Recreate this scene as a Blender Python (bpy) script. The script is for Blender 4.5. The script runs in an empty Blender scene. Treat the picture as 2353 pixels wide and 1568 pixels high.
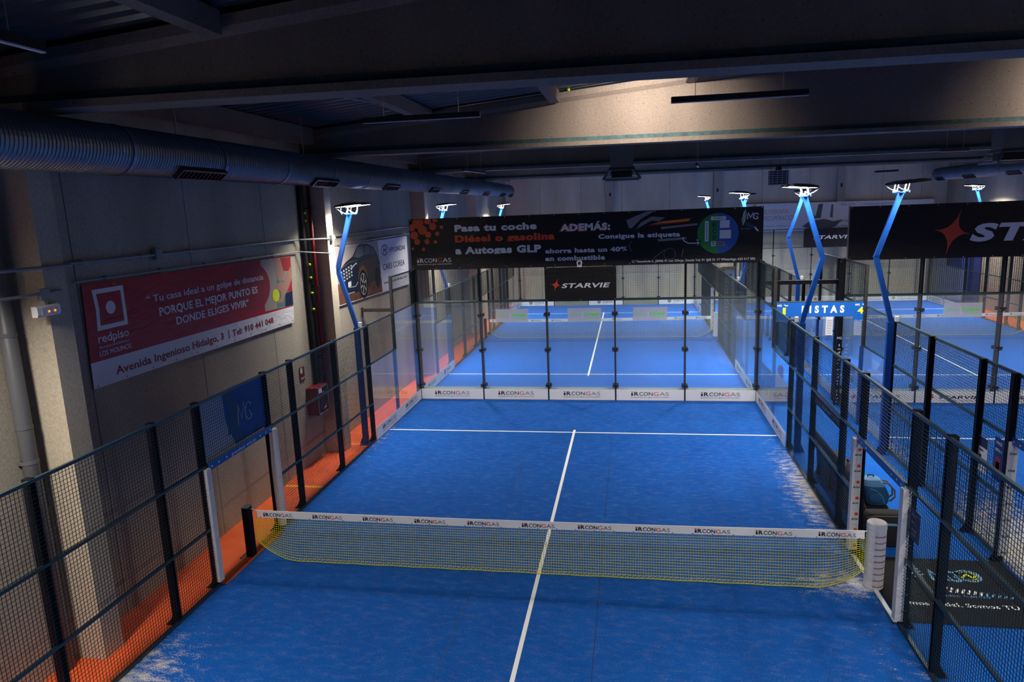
import bpy, math, random
from mathutils import Vector, Matrix
random.seed(7)
S = bpy.context.scene
COL = S.collection
PI = math.pi

# ------------------------------------------------------------------ camera, world, exposure
cam_d = bpy.data.cameras.new('camera')
cam_d.sensor_width = 36.0
cam_d.lens = 1598.4 / 2353 * 36.0
cam_d.clip_start = 0.05
cam_o = bpy.data.objects.new('camera', cam_d)
COL.objects.link(cam_o)
yaw, pitch, roll = -0.1738, -0.1885, -0.0392
F = Vector((math.sin(yaw) * math.cos(pitch), math.cos(yaw) * math.cos(pitch), math.sin(pitch)))
R0 = Vector((math.cos(yaw), -math.sin(yaw), 0)); U0 = R0.cross(F)
Rv = math.cos(roll) * R0 + math.sin(roll) * U0
Uv = -math.sin(roll) * R0 + math.cos(roll) * U0
M = Matrix((Rv, Uv, -F)).transposed().to_4x4()
M.translation = Vector((1.4852, -10.2125, 5.7359))
cam_o.matrix_world = M
S.camera = cam_o

W = bpy.data.worlds.new('hall_dark'); S.world = W
W.use_nodes = True
W.node_tree.nodes['Background'].inputs[0].default_value = (0.02, 0.03, 0.05, 1)
W.node_tree.nodes['Background'].inputs[1].default_value = 0.3
S.view_settings.view_transform = 'Standard'
S.view_settings.look = 'None'
S.view_settings.gamma = 1.0
S.view_settings.exposure = 0.0
S.cycles.transparent_max_bounces = 40
S.cycles.max_bounces = 6

LAMP_NEAR = 145.0      # watts of one floodlight panel over the two near courts
LAMP_FAR = 310.0       # the two far courts burn brighter
LAMP_COLOUR = (1.0, 0.93, 0.82)
WASH = 720.0           # watts of the added spots for the patch on the second beam

# ------------------------------------------------------------------ materials
def lin(r, g, b):
    f = lambda c: (c / 255 / 12.92) if c / 255 <= 0.04045 else ((c / 255 + 0.055) / 1.055) ** 2.4
    return (f(r), f(g), f(b), 1)

def mat(name, col, rough=0.6, metal=0.0, bump=0.0, scale=30.0, vary=0.0, spec=0.5, emit=None, estr=0.0):
    m = bpy.data.materials.new(name); m.use_nodes = True
    nt = m.node_tree; b = nt.nodes['Principled BSDF']
    c = col if len(col) == 4 else (*col, 1)
    b.inputs['Base Color'].default_value = c
    b.inputs['Roughness'].default_value = rough
    b.inputs['Metallic'].default_value = metal
    b.inputs['Specular IOR Level'].default_value = spec
    if emit:
        b.inputs['Emission Color'].default_value = (*emit[:3], 1); b.inputs['Emission Strength'].default_value = estr
    if vary or bump:
        tc = nt.nodes.new('ShaderNodeTexCoord')
        n = nt.nodes.new('ShaderNodeTexNoise'); n.inputs['Scale'].default_value = scale; n.inputs['Detail'].default_value = 5
        nt.links.new(tc.outputs['Object'], n.inputs['Vector'])
        if vary:
            r = nt.nodes.new('ShaderNodeMapRange')
            r.inputs['From Min'].default_value = 0.3; r.inputs['From Max'].default_value = 0.7
            r.inputs['To Min'].default_value = 1 - vary; r.inputs['To Max'].default_value = 1 + vary
            mx = nt.nodes.new('ShaderNodeVectorMath'); mx.operation = 'SCALE'
            mx.inputs[0].default_value = c[:3]
            nt.links.new(n.outputs['Fac'], r.inputs['Value']); nt.links.new(r.outputs[0], mx.inputs['Scale'])
            nt.links.new(mx.outputs[0], b.inputs['Base Color'])
        if bump:
            bp = nt.nodes.new('ShaderNodeBump'); bp.inputs['Strength'].default_value = bump; bp.inputs['Distance'].default_value = 0.02
            nt.links.new(n.outputs['Fac'], bp.inputs['Height']); nt.links.new(bp.outputs[0], b.inputs['Normal'])
    return m

def concrete(name, col, pit=0.5, dirt=0.25):
    m = bpy.data.materials.new(name); m.use_nodes = True
    nt = m.node_tree; L = nt.links.new; b = nt.nodes['Principled BSDF']
    b.inputs['Roughness'].default_value = 0.85; b.inputs['Specular IOR Level'].default_value = 0.25
    tc = nt.nodes.new('ShaderNodeTexCoord')
    n1 = nt.nodes.new('ShaderNodeTexNoise'); n1.inputs['Scale'].default_value = 0.8; n1.inputs['Detail'].default_value = 6
    n2 = nt.nodes.new('ShaderNodeTexNoise'); n2.inputs['Scale'].default_value = 28; n2.inputs['Detail'].default_value = 4
    v = nt.nodes.new('ShaderNodeTexVoronoi'); v.inputs['Scale'].default_value = 9.5
    mp = nt.nodes.new('ShaderNodeMapping'); mp.inputs['Scale'].default_value = (1.3, 1.3, 0.35)
    L(tc.outputs['Object'], mp.inputs[0]); L(mp.outputs[0], n1.inputs['Vector'])
    for q in (n2, v): L(tc.outputs['Object'], q.inputs['Vector'])
    r1 = nt.nodes.new('ShaderNodeMapRange'); r1.inputs[1].default_value = 0.3; r1.inputs[2].default_value = 0.7; r1.inputs[3].default_value = 1 - dirt; r1.inputs[4].default_value = 1 + dirt
    r2 = nt.nodes.new('ShaderNodeMapRange'); r2.inputs[1].default_value = 0.3; r2.inputs[2].default_value = 0.7; r2.inputs[3].default_value = 0.86; r2.inputs[4].default_value = 1.14
    # bug holes: only some voronoi cells have one
    r3 = nt.nodes.new('ShaderNodeMapRange'); r3.inputs[1].default_value = 0.07; r3.inputs[2].default_value = 0.11; r3.inputs[3].default_value = 1 - pit; r3.inputs[4].default_value = 1
    L(n1.outputs['Fac'], r1.inputs[0]); L(n2.outputs['Fac'], r2.inputs[0]); L(v.outputs['Distance'], r3.inputs[0])
    a = nt.nodes.new('ShaderNodeMath'); a.operation = 'MULTIPLY'; c = nt.nodes.new('ShaderNodeMath'); c.operation = 'MULTIPLY'
    L(r1.outputs[0], a.inputs[0]); L(r2.outputs[0], a.inputs[1]); L(a.outputs[0], c.inputs[0]); L(r3.outputs[0], c.inputs[1])
    s = nt.nodes.new('ShaderNodeVectorMath'); s.operation = 'SCALE'; s.inputs[0].default_value = col[:3]
    L(c.outputs[0], s.inputs['Scale']); L(s.outputs[0], b.inputs['Base Color'])
    bp = nt.nodes.new('ShaderNodeBump'); bp.inputs['Strength'].default_value = 0.25; bp.inputs['Distance'].default_value = 0.01
    L(n2.outputs['Fac'], bp.inputs['Height']); L(bp.outputs[0], b.inputs['Normal'])
    return m

def turf_mat(name, base, light, patches, dust=1.0):
    """Blue carpet; patches = (x, y, rx, ry, amount) of spilled silica sand in court coordinates."""
    m = bpy.data.materials.new(name); m.use_nodes = True
    nt = m.node_tree; L = nt.links.new; b = nt.nodes['Principled BSDF']
    b.inputs['Roughness'].default_value = 0.9; b.inputs['Specular IOR Level'].default_value = 0.15
    tc = nt.nodes.new('ShaderNodeTexCoord')
    fine = nt.nodes.new('ShaderNodeTexNoise'); fine.inputs['Scale'].default_value = 55; fine.inputs['Detail'].default_value = 4
    big = nt.nodes.new('ShaderNodeTexNoise'); big.inputs['Scale'].default_value = 1.6; big.inputs['Detail'].default_value = 7; big.inputs['Roughness'].default_value = 0.65
    strk = nt.nodes.new('ShaderNodeTexNoise'); strk.inputs['Scale'].default_value = 5.5; strk.inputs['Detail'].default_value = 6; strk.inputs['Roughness'].default_value = 0.7
    mp = nt.nodes.new('ShaderNodeMapping'); mp.inputs['Scale'].default_value = (0.8, 1.7, 1); mp.inputs['Rotation'].default_value = (0, 0, 0.3)
    L(tc.outputs['Object'], fine.inputs['Vector']); L(tc.outputs['Object'], big.inputs['Vector'])
    L(tc.outputs['Object'], mp.inputs[0]); L(mp.outputs[0], strk.inputs['Vector'])
    def rng(src, a, c, d=0.0, e=1.0):
        r = nt.nodes.new('ShaderNodeMapRange'); r.inputs[1].default_value = a; r.inputs[2].default_value = c
        r.inputs[3].default_value = d; r.inputs[4].default_value = e; L(src, r.inputs[0]); return r.outputs[0]
    def op(o, x, y):
        q = nt.nodes.new('ShaderNodeMath'); q.operation = o
        for i, z in enumerate((x, y)):
            if isinstance(z, (int, float)): q.inputs[i].default_value = z
            else: L(z, q.inputs[i])
        return q.outputs[0]
    mix = nt.nodes.new('ShaderNodeMix'); mix.data_type = 'RGBA'
    mix.inputs[6].default_value = base; mix.inputs[7].default_value = light
    k = op('ADD', rng(fine.outputs['Fac'], 0.3, 0.7, 0, 0.6), rng(big.outputs['Fac'], 0.35, 0.65, 0, 0.4))
    L(k, mix.inputs[0])
    mask = None
    for (px, py, rx, ry, am) in patches:
        sb = nt.nodes.new('ShaderNodeVectorMath'); sb.operation = 'SUBTRACT'; sb.inputs[1].default_value = (px, py, 0); L(tc.outputs['Object'], sb.inputs[0])
        ml = nt.nodes.new('ShaderNodeVectorMath'); ml.operation = 'MULTIPLY'; ml.inputs[1].default_value = (1 / rx, 1 / ry, 0); L(sb.outputs[0], ml.inputs[0])
        ln = nt.nodes.new('ShaderNodeVectorMath'); ln.operation = 'LENGTH'; L(ml.outputs[0], ln.inputs[0])
        g = rng(ln.outputs['Value'], 0, 1, am, 0)
        mask = g if mask is None else op('MAXIMUM', mask, g)
    # clumps: coarse streak noise + fine grain, lifted inside the patches
    base_sp = op('ADD', rng(strk.outputs['Fac'], 0.35, 0.72, 0, 0.62), rng(fine.outputs['Fac'], 0.4, 0.75, 0, 0.42))
    tot = op('ADD', base_sp, mask) if mask is not None else base_sp
    dusty = op('MULTIPLY', rng(base_sp, 0.35, 1.0), 0.11 * dust)
    sand = op('MAXIMUM', dusty, op('MULTIPLY', rng(tot, 0.74, 1.22), 0.92))
    m2 = nt.nodes.new('ShaderNodeMix'); m2.data_type = 'RGBA'
    L(sand, m2.inputs[0]); L(mix.outputs[2], m2.inputs[6]); m2.inputs[7].default_value = (0.62, 0.58, 0.47, 1)
    L(m2.outputs[2], b.inputs['Base Color'])
    bp = nt.nodes.new('ShaderNodeBump'); bp.inputs['Strength'].default_value = 0.5; bp.inputs['Distance'].default_value = 0.01
    L(fine.outputs['Fac'], bp.inputs['Height']); L(bp.outputs[0], b.inputs['Normal'])
    return m

def glass_mat():
    m = bpy.data.materials.new('court_glass'); m.use_nodes = True
    nt = m.node_tree; L = nt.links.new; nt.nodes.clear()
    out = nt.nodes.new('ShaderNodeOutputMaterial')
    tr = nt.nodes.new('ShaderNodeBsdfTransparent'); tr.inputs[0].default_value = (0.93, 0.965, 0.96, 1)
    gl = nt.nodes.new('ShaderNodeBsdfGlossy'); gl.inputs['Roughness'].default_value = 0.01
    df = nt.nodes.new('ShaderNodeBsdfDiffuse'); df.inputs[0].default_value = (0.75, 0.8, 0.85, 1)
    fr = nt.nodes.new('ShaderNodeFresnel')
    ge = nt.nodes.new('ShaderNodeNewGeometry'); io = nt.nodes.new('ShaderNodeMix'); io.inputs[2].default_value = 1.45; io.inputs[3].default_value = 1 / 1.45
    L(ge.outputs['Backfacing'], io.inputs[0]); L(io.outputs[0], fr.inputs['IOR'])   # same reflectance on both faces of a thin pane
    m0 = nt.nodes.new('ShaderNodeMixShader'); m0.inputs[0].default_value = 0.045
    m1 = nt.nodes.new('ShaderNodeMixShader')
    L(tr.outputs[0], m0.inputs[1]); L(df.outputs[0], m0.inputs[2])
    L(fr.outputs[0], m1.inputs[0]); L(m0.outputs[0], m1.inputs[1]); L(gl.outputs[0], m1.inputs[2])
    L(m1.outputs[0], out.inputs[0])
    return m

def film_mat():
    m = bpy.data.materials.new('frosted_sticker'); m.use_nodes = True
    nt = m.node_tree; L = nt.links.new; nt.nodes.clear()
    out = nt.nodes.new('ShaderNodeOutputMaterial')
    tr = nt.nodes.new('ShaderNodeBsdfTransparent'); df = nt.nodes.new('ShaderNodeBsdfDiffuse'); df.inputs[0].default_value = (0.55, 0.58, 0.68, 1)
    mx = nt.nodes.new('ShaderNodeMixShader'); mx.inputs[0].default_value = 0.62
    L(tr.outputs[0], mx.inputs[1]); L(df.outputs[0], mx.inputs[2]); L(mx.outputs[0], out.inputs[0])
    return m

def banner_mat(name, col, rough=0.45, wr=0.5):
    m = mat(name, col, rough, spec=0.4)
    nt = m.node_tree; L = nt.links.new
    tc = nt.nodes.new('ShaderNodeTexCoord')
    mp = nt.nodes.new('ShaderNodeMapping'); mp.inputs['Scale'].default_value = (1.0, 1.0, 2.2); mp.inputs['Rotation'].default_value = (0.5, 0.6, 0)
    n = nt.nodes.new('ShaderNodeTexNoise'); n.inputs['Scale'].default_value = 2.2; n.inputs['Detail'].default_value = 2; n.inputs['Distortion'].default_value = 1.2
    bp = nt.nodes.new('ShaderNodeBump'); bp.inputs['Strength'].default_value = wr; bp.inputs['Distance'].default_value = 0.06
    L(tc.outputs['Object'], mp.inputs[0]); L(mp.outputs[0], n.inputs['Vector']); L(n.outputs['Fac'], bp.inputs['Height'])
    L(bp.outputs[0], nt.nodes['Principled BSDF'].inputs['Normal'])
    return m

K = {}
K['wall'] = concrete('wall_concrete', (0.38, 0.345, 0.28), 0.25, 0.16)
K['pillar'] = concrete('pillar_concrete', (0.52, 0.46, 0.36), 0.25, 0.12)
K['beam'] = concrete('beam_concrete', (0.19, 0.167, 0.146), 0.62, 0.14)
K['near_wall'] = mat('near_wall_dark', (0.05, 0.05, 0.055), 0.8)
K['end_wall'] = concrete('end_wall_concrete_lit', (0.60, 0.54, 0.42), 0.25, 0.16)  # lighter copy of the wall concrete, standing in for stronger lamp light
K['joint'] = mat('wall_joint', (0.02, 0.02, 0.02))
K['deck'] = mat('roof_deck', (0.13, 0.145, 0.17), 0.4, 0.6, vary=0.1, scale=1.5)
K['duct'] = mat('duct_steel', (0.20, 0.235, 0.28), 0.36, 0.8, vary=0.08, scale=2)
K['orange'] = mat('orange_floor', lin(226, 92, 38), 0.55, vary=0.08, scale=3, bump=0.05)
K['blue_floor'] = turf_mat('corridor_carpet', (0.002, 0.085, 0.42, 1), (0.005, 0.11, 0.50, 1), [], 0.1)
SAND1 = [(-4.9, -3.7, 1.3, 2.3, 0.76), (5.0, 3.6, 0.9, 4.3, 0.74), (4.9, 0.05, 1.7, 0.8, 0.72), (5.0, -2.4, 1.3, 2.2, 0.3), (-5.0, 6.2, 0.5, 3, 0.42),
         (0, 2.6, 4.5, 3.0, 0.12), (3, -3, 2.4, 1.5, 0.14)]
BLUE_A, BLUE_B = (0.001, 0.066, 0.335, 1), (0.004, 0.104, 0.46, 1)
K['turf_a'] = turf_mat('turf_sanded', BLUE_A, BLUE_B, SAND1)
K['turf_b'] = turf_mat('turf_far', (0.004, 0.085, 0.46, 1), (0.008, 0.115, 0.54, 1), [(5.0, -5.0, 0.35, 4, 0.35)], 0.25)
K['turf_c'] = turf_mat('turf_sandy_edge', BLUE_A, BLUE_B, [(-4.6, 1.4, 2.6, 3.8, 0.85), (-4.9, 6, 0.9, 3, 0.5)])
K['line'] = mat('court_line', (0.88, 0.90, 0.90), 0.8, bump=0.1, scale=60)
K['post'] = mat('post_black', (0.006, 0.007, 0.011), 0.55, spec=0.12, vary=0.2, scale=12)
K['steel_dark'] = mat('post_galvanised', (0.045, 0.045, 0.045), 0.45, 0.6, vary=0.3, scale=9)
K['rail'] = mat('rail_teal', (0.045, 0.08, 0.09), 0.35, 0.4)
K['wire'] = mat('mesh_wire', (0.02, 0.04, 0.045), 0.4, 0.3)
K['post_navy'] = mat('post_navy', (0.008, 0.035, 0.16), 0.45)
K['blue_steel'] = mat('pole_blue', (0.005, 0.052, 0.27), 0.35, spec=0.5, vary=0.1, scale=10)
K['glass'] = glass_mat()
K['film'] = film_mat()
K['clamp'] = mat('clamp_black', (0.02, 0.02, 0.02), 0.4)
K['bolt'] = mat('bolt_steel', (0.6, 0.6, 0.58), 0.3, 0.9)
K['white'] = mat('vinyl_white', (0.88, 0.88, 0.89), 0.5)
K['pad'] = banner_mat('pad_white', (0.70, 0.70, 0.73, 1), 0.45, 0.35)
K['black_txt'] = mat('ink_black', (0.012, 0.012, 0.014), 0.5)
K['grey_txt'] = mat('ink_grey', (0.25, 0.25, 0.27), 0.5)
K['red_txt'] = mat('ink_red', lin(214, 70, 44), 0.5)
K['dkred_txt'] = mat('ink_dark_red', lin(150, 30, 42), 0.5)
K['orange_txt'] = mat('ink_orange', lin(225, 78, 28), 0.5)
K['white_txt'] = mat('ink_white', (0.78, 0.80, 0.84), 0.5)
K['gold_txt'] = mat('ink_gold', lin(200, 160, 60), 0.5)
K['green_txt'] = mat('ink_green', (0.10, 0.80, 0.06), 0.5)
K['navy_txt'] = mat('ink_navy', (0.015, 0.025, 0.10), 0.5)
K['lime_txt'] = mat('ink_lime', lin(225, 235, 40), 0.5)
K['ban_black'] = banner_mat('banner_black', (0.006, 0.0055, 0.0055, 1), 0.5, 0.22)
K['ban_red'] = banner_mat('banner_red', lin(178, 26, 44), 0.4, 0.25)
K['ban_white'] = banner_mat('banner_white', (0.78, 0.78, 0.82, 1), 0.45, 0.25)
K['sign_blue'] = mat('sign_blue', (0.008, 0.095, 0.42), 0.4)
K['sign_navy'] = mat('sign_navy', (0.012, 0.03, 0.20), 0.4)
K['lamp_body'] = mat('lamp_black', (0.015, 0.015, 0.015), 0.4)
K['lamp_lens'] = mat('lamp_lens', (0.9, 0.9, 0.9), 0.4, emit=(1.0, 0.95, 0.86), estr=9.0)
K['bracket'] = mat('bracket_white', (0.22, 0.22, 0.215), 0.4, 0.3)
K['net'] = mat('net_yellow', (0.58, 0.54, 0.003), 0.6)
K['pvc'] = mat('pvc_grey', (0.11, 0.115, 0.125), 0.45)
K['conduit'] = mat('conduit_grey', (0.26, 0.27, 0.275), 0.4, 0.2)
K['red_paint'] = mat('paint_red', (0.17, 0.006, 0.008), 0.35)
K['ball'] = mat('ball_felt', lin(200, 225, 30), 0.9, bump=0.4, scale=120)
K['mat_black'] = mat('rubber_mat', (0.018, 0.018, 0.02), 0.95, spec=0.1, bump=0.4, scale=200)
K['bench'] = mat('bench_black', (0.014, 0.014, 0.016), 0.5)
K['wood'] = mat('bench_slat_dark', (0.03, 0.028, 0.026), 0.4)
K['bag_blue'] = mat('bag_blue', (0.008, 0.075, 0.22), 0.75, vary=0.2, scale=6, bump=0.3)
K['bag_light'] = mat('bag_light_blue', (0.12, 0.32, 0.60), 0.7, bump=0.3, scale=10)
K['bag_teal'] = mat('bag_piping', (0.05, 0.45, 0.45), 0.6)
K['bag_grey'] = mat('bag_grey', (0.16, 0.15, 0.14), 0.8)
K['bag_black'] = mat('bag_black', (0.008, 0.008, 0.010), 0.85, bump=0.3, scale=8)
K['lens_off'] = mat('light_diffuser', (0.62, 0.64, 0.68), 0.5)
K['led'] = mat('indicator_orange', (0.9, 0.3, 0.02), 0.4, emit=(1.0, 0.25, 0.02), estr=1.6)
K['yellow'] = mat('paint_yellow', lin(240, 190, 20), 0.6)
K['green_ink'] = mat('ink_eco_green', (0.012, 0.23, 0.045), 0.5)
K['eco_blue'] = mat('ink_eco_blue', (0.012, 0.10, 0.42), 0.5)
K['photo_skin'] = mat('print_skin', (0.46, 0.24, 0.18), 0.5)
K['photo_pale'] = mat('print_pale', (0.36, 0.32, 0.28), 0.5)
K['photo_teal'] = mat('print_teal', (0.10, 0.24, 0.22), 0.5)
K['photo_navy'] = mat('print_navy', (0.012, 0.022, 0.06), 0.4)
K['photo_red'] = mat('print_red', (0.42, 0.02, 0.03), 0.5)
K['photo_brown'] = mat('print_brown', (0.13, 0.055, 0.025), 0.6, vary=0.6, scale=4)
K['photo_body'] = mat('print_car_body', (0.010, 0.020, 0.046), 0.35)
K['photo_body2'] = mat('print_car_bronze', (0.040, 0.028, 0.024), 0.35)
K['photo_bronze'] = mat('print_bronze', (0.18, 0.095, 0.045), 0.5)
K['photo_glass'] = mat('print_car_glass', (0.10, 0.14, 0.18), 0.4)
K['photo_sky'] = mat('print_sky', (0.42, 0.37, 0.35), 0.5, vary=0.15, scale=2)
K['photo_chrome'] = mat('print_chrome', (0.55, 0.54, 0.52), 0.4)
K['green_sign'] = mat('sign_pale_green', (0.45, 0.75, 0.50), 0.5)
K['teal_stripe'] = mat('beam_teal_paint', (0.035, 0.085, 0.10), 0.8, vary=0.35, scale=10)
K['drape_grad'] = mat('tarp_blue', (0.010, 0.15, 0.62), 0.5)
K['drape_light'] = mat('tarp_pale', (0.62, 0.68, 0.80), 0.5)
K['drape_mid'] = mat('tarp_mid_blue', (0.04, 0.18, 0.36), 0.5)

# ------------------------------------------------------------------ mesh helpers
_tc = {}
def glyphs(s, bold=0.0, ext=1):
    k = (s, bold)
    if k not in _tc:
        c = bpy.data.curves.new('glyph', 'FONT'); c.body = s; c.offset = bold; c.space_character = 1 + 2.2 * max(0, bold); c.extrude = 0.5; c.resolution_u = 3
        o = bpy.data.objects.new('glyph', c); me = o.to_mesh()
        v = [tuple(p.co) for p in me.vertices]; f = [tuple(p.vertices) for p in me.polygons]
        o.to_mesh_clear(); bpy.data.objects.remove(o); bpy.data.curves.remove(c)
        xs = [p[0] for p in v]
        _tc[k] = (v, f, min(xs), max(xs))
    return _tc[k]
CAP = 0.729

class MB:
    def __init__(s): s.v = []; s.f = []; s.m = []
    def add(s, v, f, m=0):
        n = len(s.v); s.v += [tuple(p) for p in v]; s.f += [tuple(i + n for i in q) for q in f]; s.m += [m] * len(f); return s
    def box(s, x0, x1, y0, y1, z0, z1, m=0):
        return s.add([(x0, y0, z0), (x1, y0, z0), (x1, y1, z0), (x0, y1, z0), (x0, y0, z1), (x1, y0, z1), (x1, y1, z1), (x0, y1, z1)],
                     [(0, 3, 2, 1), (4, 5, 6, 7), (0, 1, 5, 4), (1, 2, 6, 5), (2, 3, 7, 6), (3, 0, 4, 7)], m)
    def bar(s, a, b, w, h, m=0, up=(0, 0, 1)):
        a = Vector(a); b = Vector(b); d = (b - a).normalized(); up = Vector(up)
        if abs(d.dot(up)) > 0.99: up = Vector((0, 1, 0))
        sx = d.cross(up).normalized() * w / 2; sz = sx.cross(d).normalized() * h / 2
        v = [a - sx - sz, a + sx - sz, a + sx + sz, a - sx + sz, b - sx - sz, b + sx - sz, b + sx + sz, b - sx + sz]
        return s.add(v, [(0, 1, 2, 3), (7, 6, 5, 4), (0, 4, 5, 1), (1, 5, 6, 2), (2, 6, 7, 3), (3, 7, 4, 0)], m)
    def tube(s, pts, r, n=8, m=0, cap=True):
        pts = [Vector(p) for p in pts]; rs = r if isinstance(r, (list, tuple)) else [r] * len(pts)
        rings = []; prev = None
        for i, p in enumerate(pts):
            d = (pts[min(i + 1, len(pts) - 1)] - pts[max(i - 1, 0)]).normalized()
            if prev is None:
                u = Vector((0, 0, 1)) if abs(d.z) < 0.9 else Vector((1, 0, 0)); a = d.cross(u).normalized()
            else: a = (prev - d * prev.dot(d)).normalized()
            prev = a; b = d.cross(a)
            rings.append([p + (a * math.cos(2 * PI * k / n) + b * math.sin(2 * PI * k / n)) * rs[i] for k in range(n)])
        v = [q for r_ in rings for q in r_]; f = []
        for i in range(len(pts) - 1):
            for k in range(n):
                k2 = (k + 1) % n; f.append((i * n + k, i * n + k2, (i + 1) * n + k2, (i + 1) * n + k))
        if cap: f.append(tuple(range(n - 1, -1, -1))); f.append(tuple((len(pts) - 1) * n + k for k in range(n)))
        return s.add(v, f, m)
    def prism(s, poly, o, ux, uy, d, m=0):
        """2D polygon in the plane (o, ux, uy), raised by d along ux x uy."""
        o = Vector(o); ux = Vector(ux); uy = Vector(uy); n = ux.cross(uy).normalized() * d
        a = [o + ux * p[0] + uy * p[1] for p in poly]; k = len(poly)
        area = sum(poly[i][0] * poly[(i + 1) % k][1] - poly[(i + 1) % k][0] * poly[i][1] for i in range(k))
        if area < 0: a.reverse()
        v = a + [p + n for p in a]
        f = [tuple(range(k - 1, -1, -1)), tuple(range(k, 2 * k))] + [(i, (i + 1) % k, k + (i + 1) % k, k + i) for i in range(k)]
        return s.add(v, f, m)
    def text(s, t, o, ux, uy, x, y, w, h, m=0, bold=0.0, shear=0.0, d=0.003):
        """t with its left end at x, baseline y, fitted to width w and capital height h."""
        v, f, a, b = glyphs(t, bold); o = Vector(o); ux = Vector(ux); uy = Vector(uy); n = ux.cross(uy).normalized()
        kx = w / (b - a); ky = h / CAP
        out = [o + ux * (x + (p[0] - a) * kx + shear * p[1] * ky) + uy * (y + p[1] * ky) + n * ((p[2] + 0.5) * d) for p in v]
        return s.add(out, f, m)
    def sphere(s, c, r, m=0, nu=10, nv=6, sx=1, sy=1, sz=1):
        v = [(c[0], c[1], c[2] + r * sz)]
        for i in range(1, nv):
            t = PI * i / nv
            for k in range(nu): v.append((c[0] + r * sx * math.sin(t) * math.cos(2 * PI * k / nu), c[1] + r * sy * math.sin(t) * math.sin(2 * PI * k / nu), c[2] + r * sz * math.cos(t)))
        v.append((c[0], c[1], c[2] - r * sz)); L = len(v) - 1; f = []
        for k in range(nu): f.append((0, 1 + k, 1 + (k + 1) % nu))
        for i in range(nv - 2):
            for k in range(nu): a = 1 + i * nu + k; b = 1 + i * nu + (k + 1) % nu; f.append((a, a + nu, b + nu, b))
        for k in range(nu): f.append((L, 1 + (nv - 2) * nu + (k + 1) % nu, 1 + (nv - 2) * nu + k))
        return s.add(v, f, m)
    def mesh(s, o, ux, uy, w, h, cell=0.05, t=0.0048, m=0):
        """welded wire grid of square wires filling w x h."""
        o = Vector(o); ux = Vector(ux); uy = Vector(uy); n = ux.cross(uy).normalized() * t / 2
        def wire(a, b, sd):
            sd = sd * t / 2
            s.add([a - sd - n, a + sd - n, a + sd + n, a - sd + n, b - sd - n, b + sd - n, b + sd + n, b - sd + n],
                  [(0, 4, 5, 1), (1, 5, 6, 2), (2, 6, 7, 3), (3, 7, 4, 0)], m)
        nx = max(1, round(w / cell)); ny = max(1, round(h / cell))
        for i in range(nx + 1): wire(o + ux * (w * i / nx), o + ux * (w * i / nx) + uy * h, ux)
        for j in range(ny + 1): wire(o + uy * (h * j / ny) + n, o + uy * (h * j / ny) + ux * w + n, uy)
        return s
    def build(s, name, mats, parent=None, smooth=False, origin=None):
        me = bpy.data.meshes.new(name)
        root = parent
        while root is not None and root.parent is not None: root = root.parent
        if root is not None: og = Vector(root.location)
        elif origin is not None: og = Vector(origin)
        else:
            xs, ys, zs = zip(*s.v); og = Vector(((min(xs) + max(xs)) / 2, (min(ys) + max(ys)) / 2, min(zs)))
        me.from_pydata([(p[0] - og.x, p[1] - og.y, p[2] - og.z) for p in s.v], [], s.f)
        for q in (mats if isinstance(mats, (list, tuple)) else [mats]): me.materials.append(K[q])
        if any(s.m): me.polygons.foreach_set('material_index', s.m)
        if smooth: me.polygons.foreach_set('use_smooth', [True] * len(s.f))
        me.update()
        o = bpy.data.objects.new(name, me); COL.objects.link(o)
        if parent is not None: o.parent = parent
        else: o.location = og
        return o

def tag(o, label=None, cat=None, group=None, kind=None):
    if label: o['label'] = label
    if cat: o['category'] = cat
    if group: o['group'] = group
    if kind: o['kind'] = kind
    return o
def thing(name, loc, label, cat, group=None, rz=0.0):
    o = bpy.data.objects.new(name, None); o.empty_display_size = 0.1; COL.objects.link(o); o.location = loc; o.rotation_euler = (0, 0, rz)
    return tag(o, label, cat, group)
def struct(o, label=None): o['kind'] = 'structure'; (o.__setitem__('label', label) if label else None); return o
def dup(root, loc, rz=0.0, label=None, group=None):
    def cp(o, par):
        c = o.copy(); COL.objects.link(c); c.parent = par
        if o.type == 'LIGHT': c.data = o.data
        for ch in [q for q in bpy.data.objects if q.parent == o]: cp(ch, c)
        return c
    r = cp(root, None); r.location = loc; r.rotation_euler = (0, 0, rz)
    if label: r['label'] = label
    if group: r['group'] = group
    return r
def circ(cx, cy, r, n=24, a0=0.0, a1=2 * PI, ry=None):
    full = abs(a1 - a0 - 2 * PI) < 1e-6; k = n if full else n + 1
    return [(cx + r * math.cos(a0 + (a1 - a0) * i / n), cy + (ry or r) * math.sin(a0 + (a1 - a0) * i / n)) for i in range(k)]
X, Y, Z = (1, 0, 0), (0, 1, 0), (0, 0, 1)
NX, NY = (-1, 0, 0), (0, -1, 0)

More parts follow.
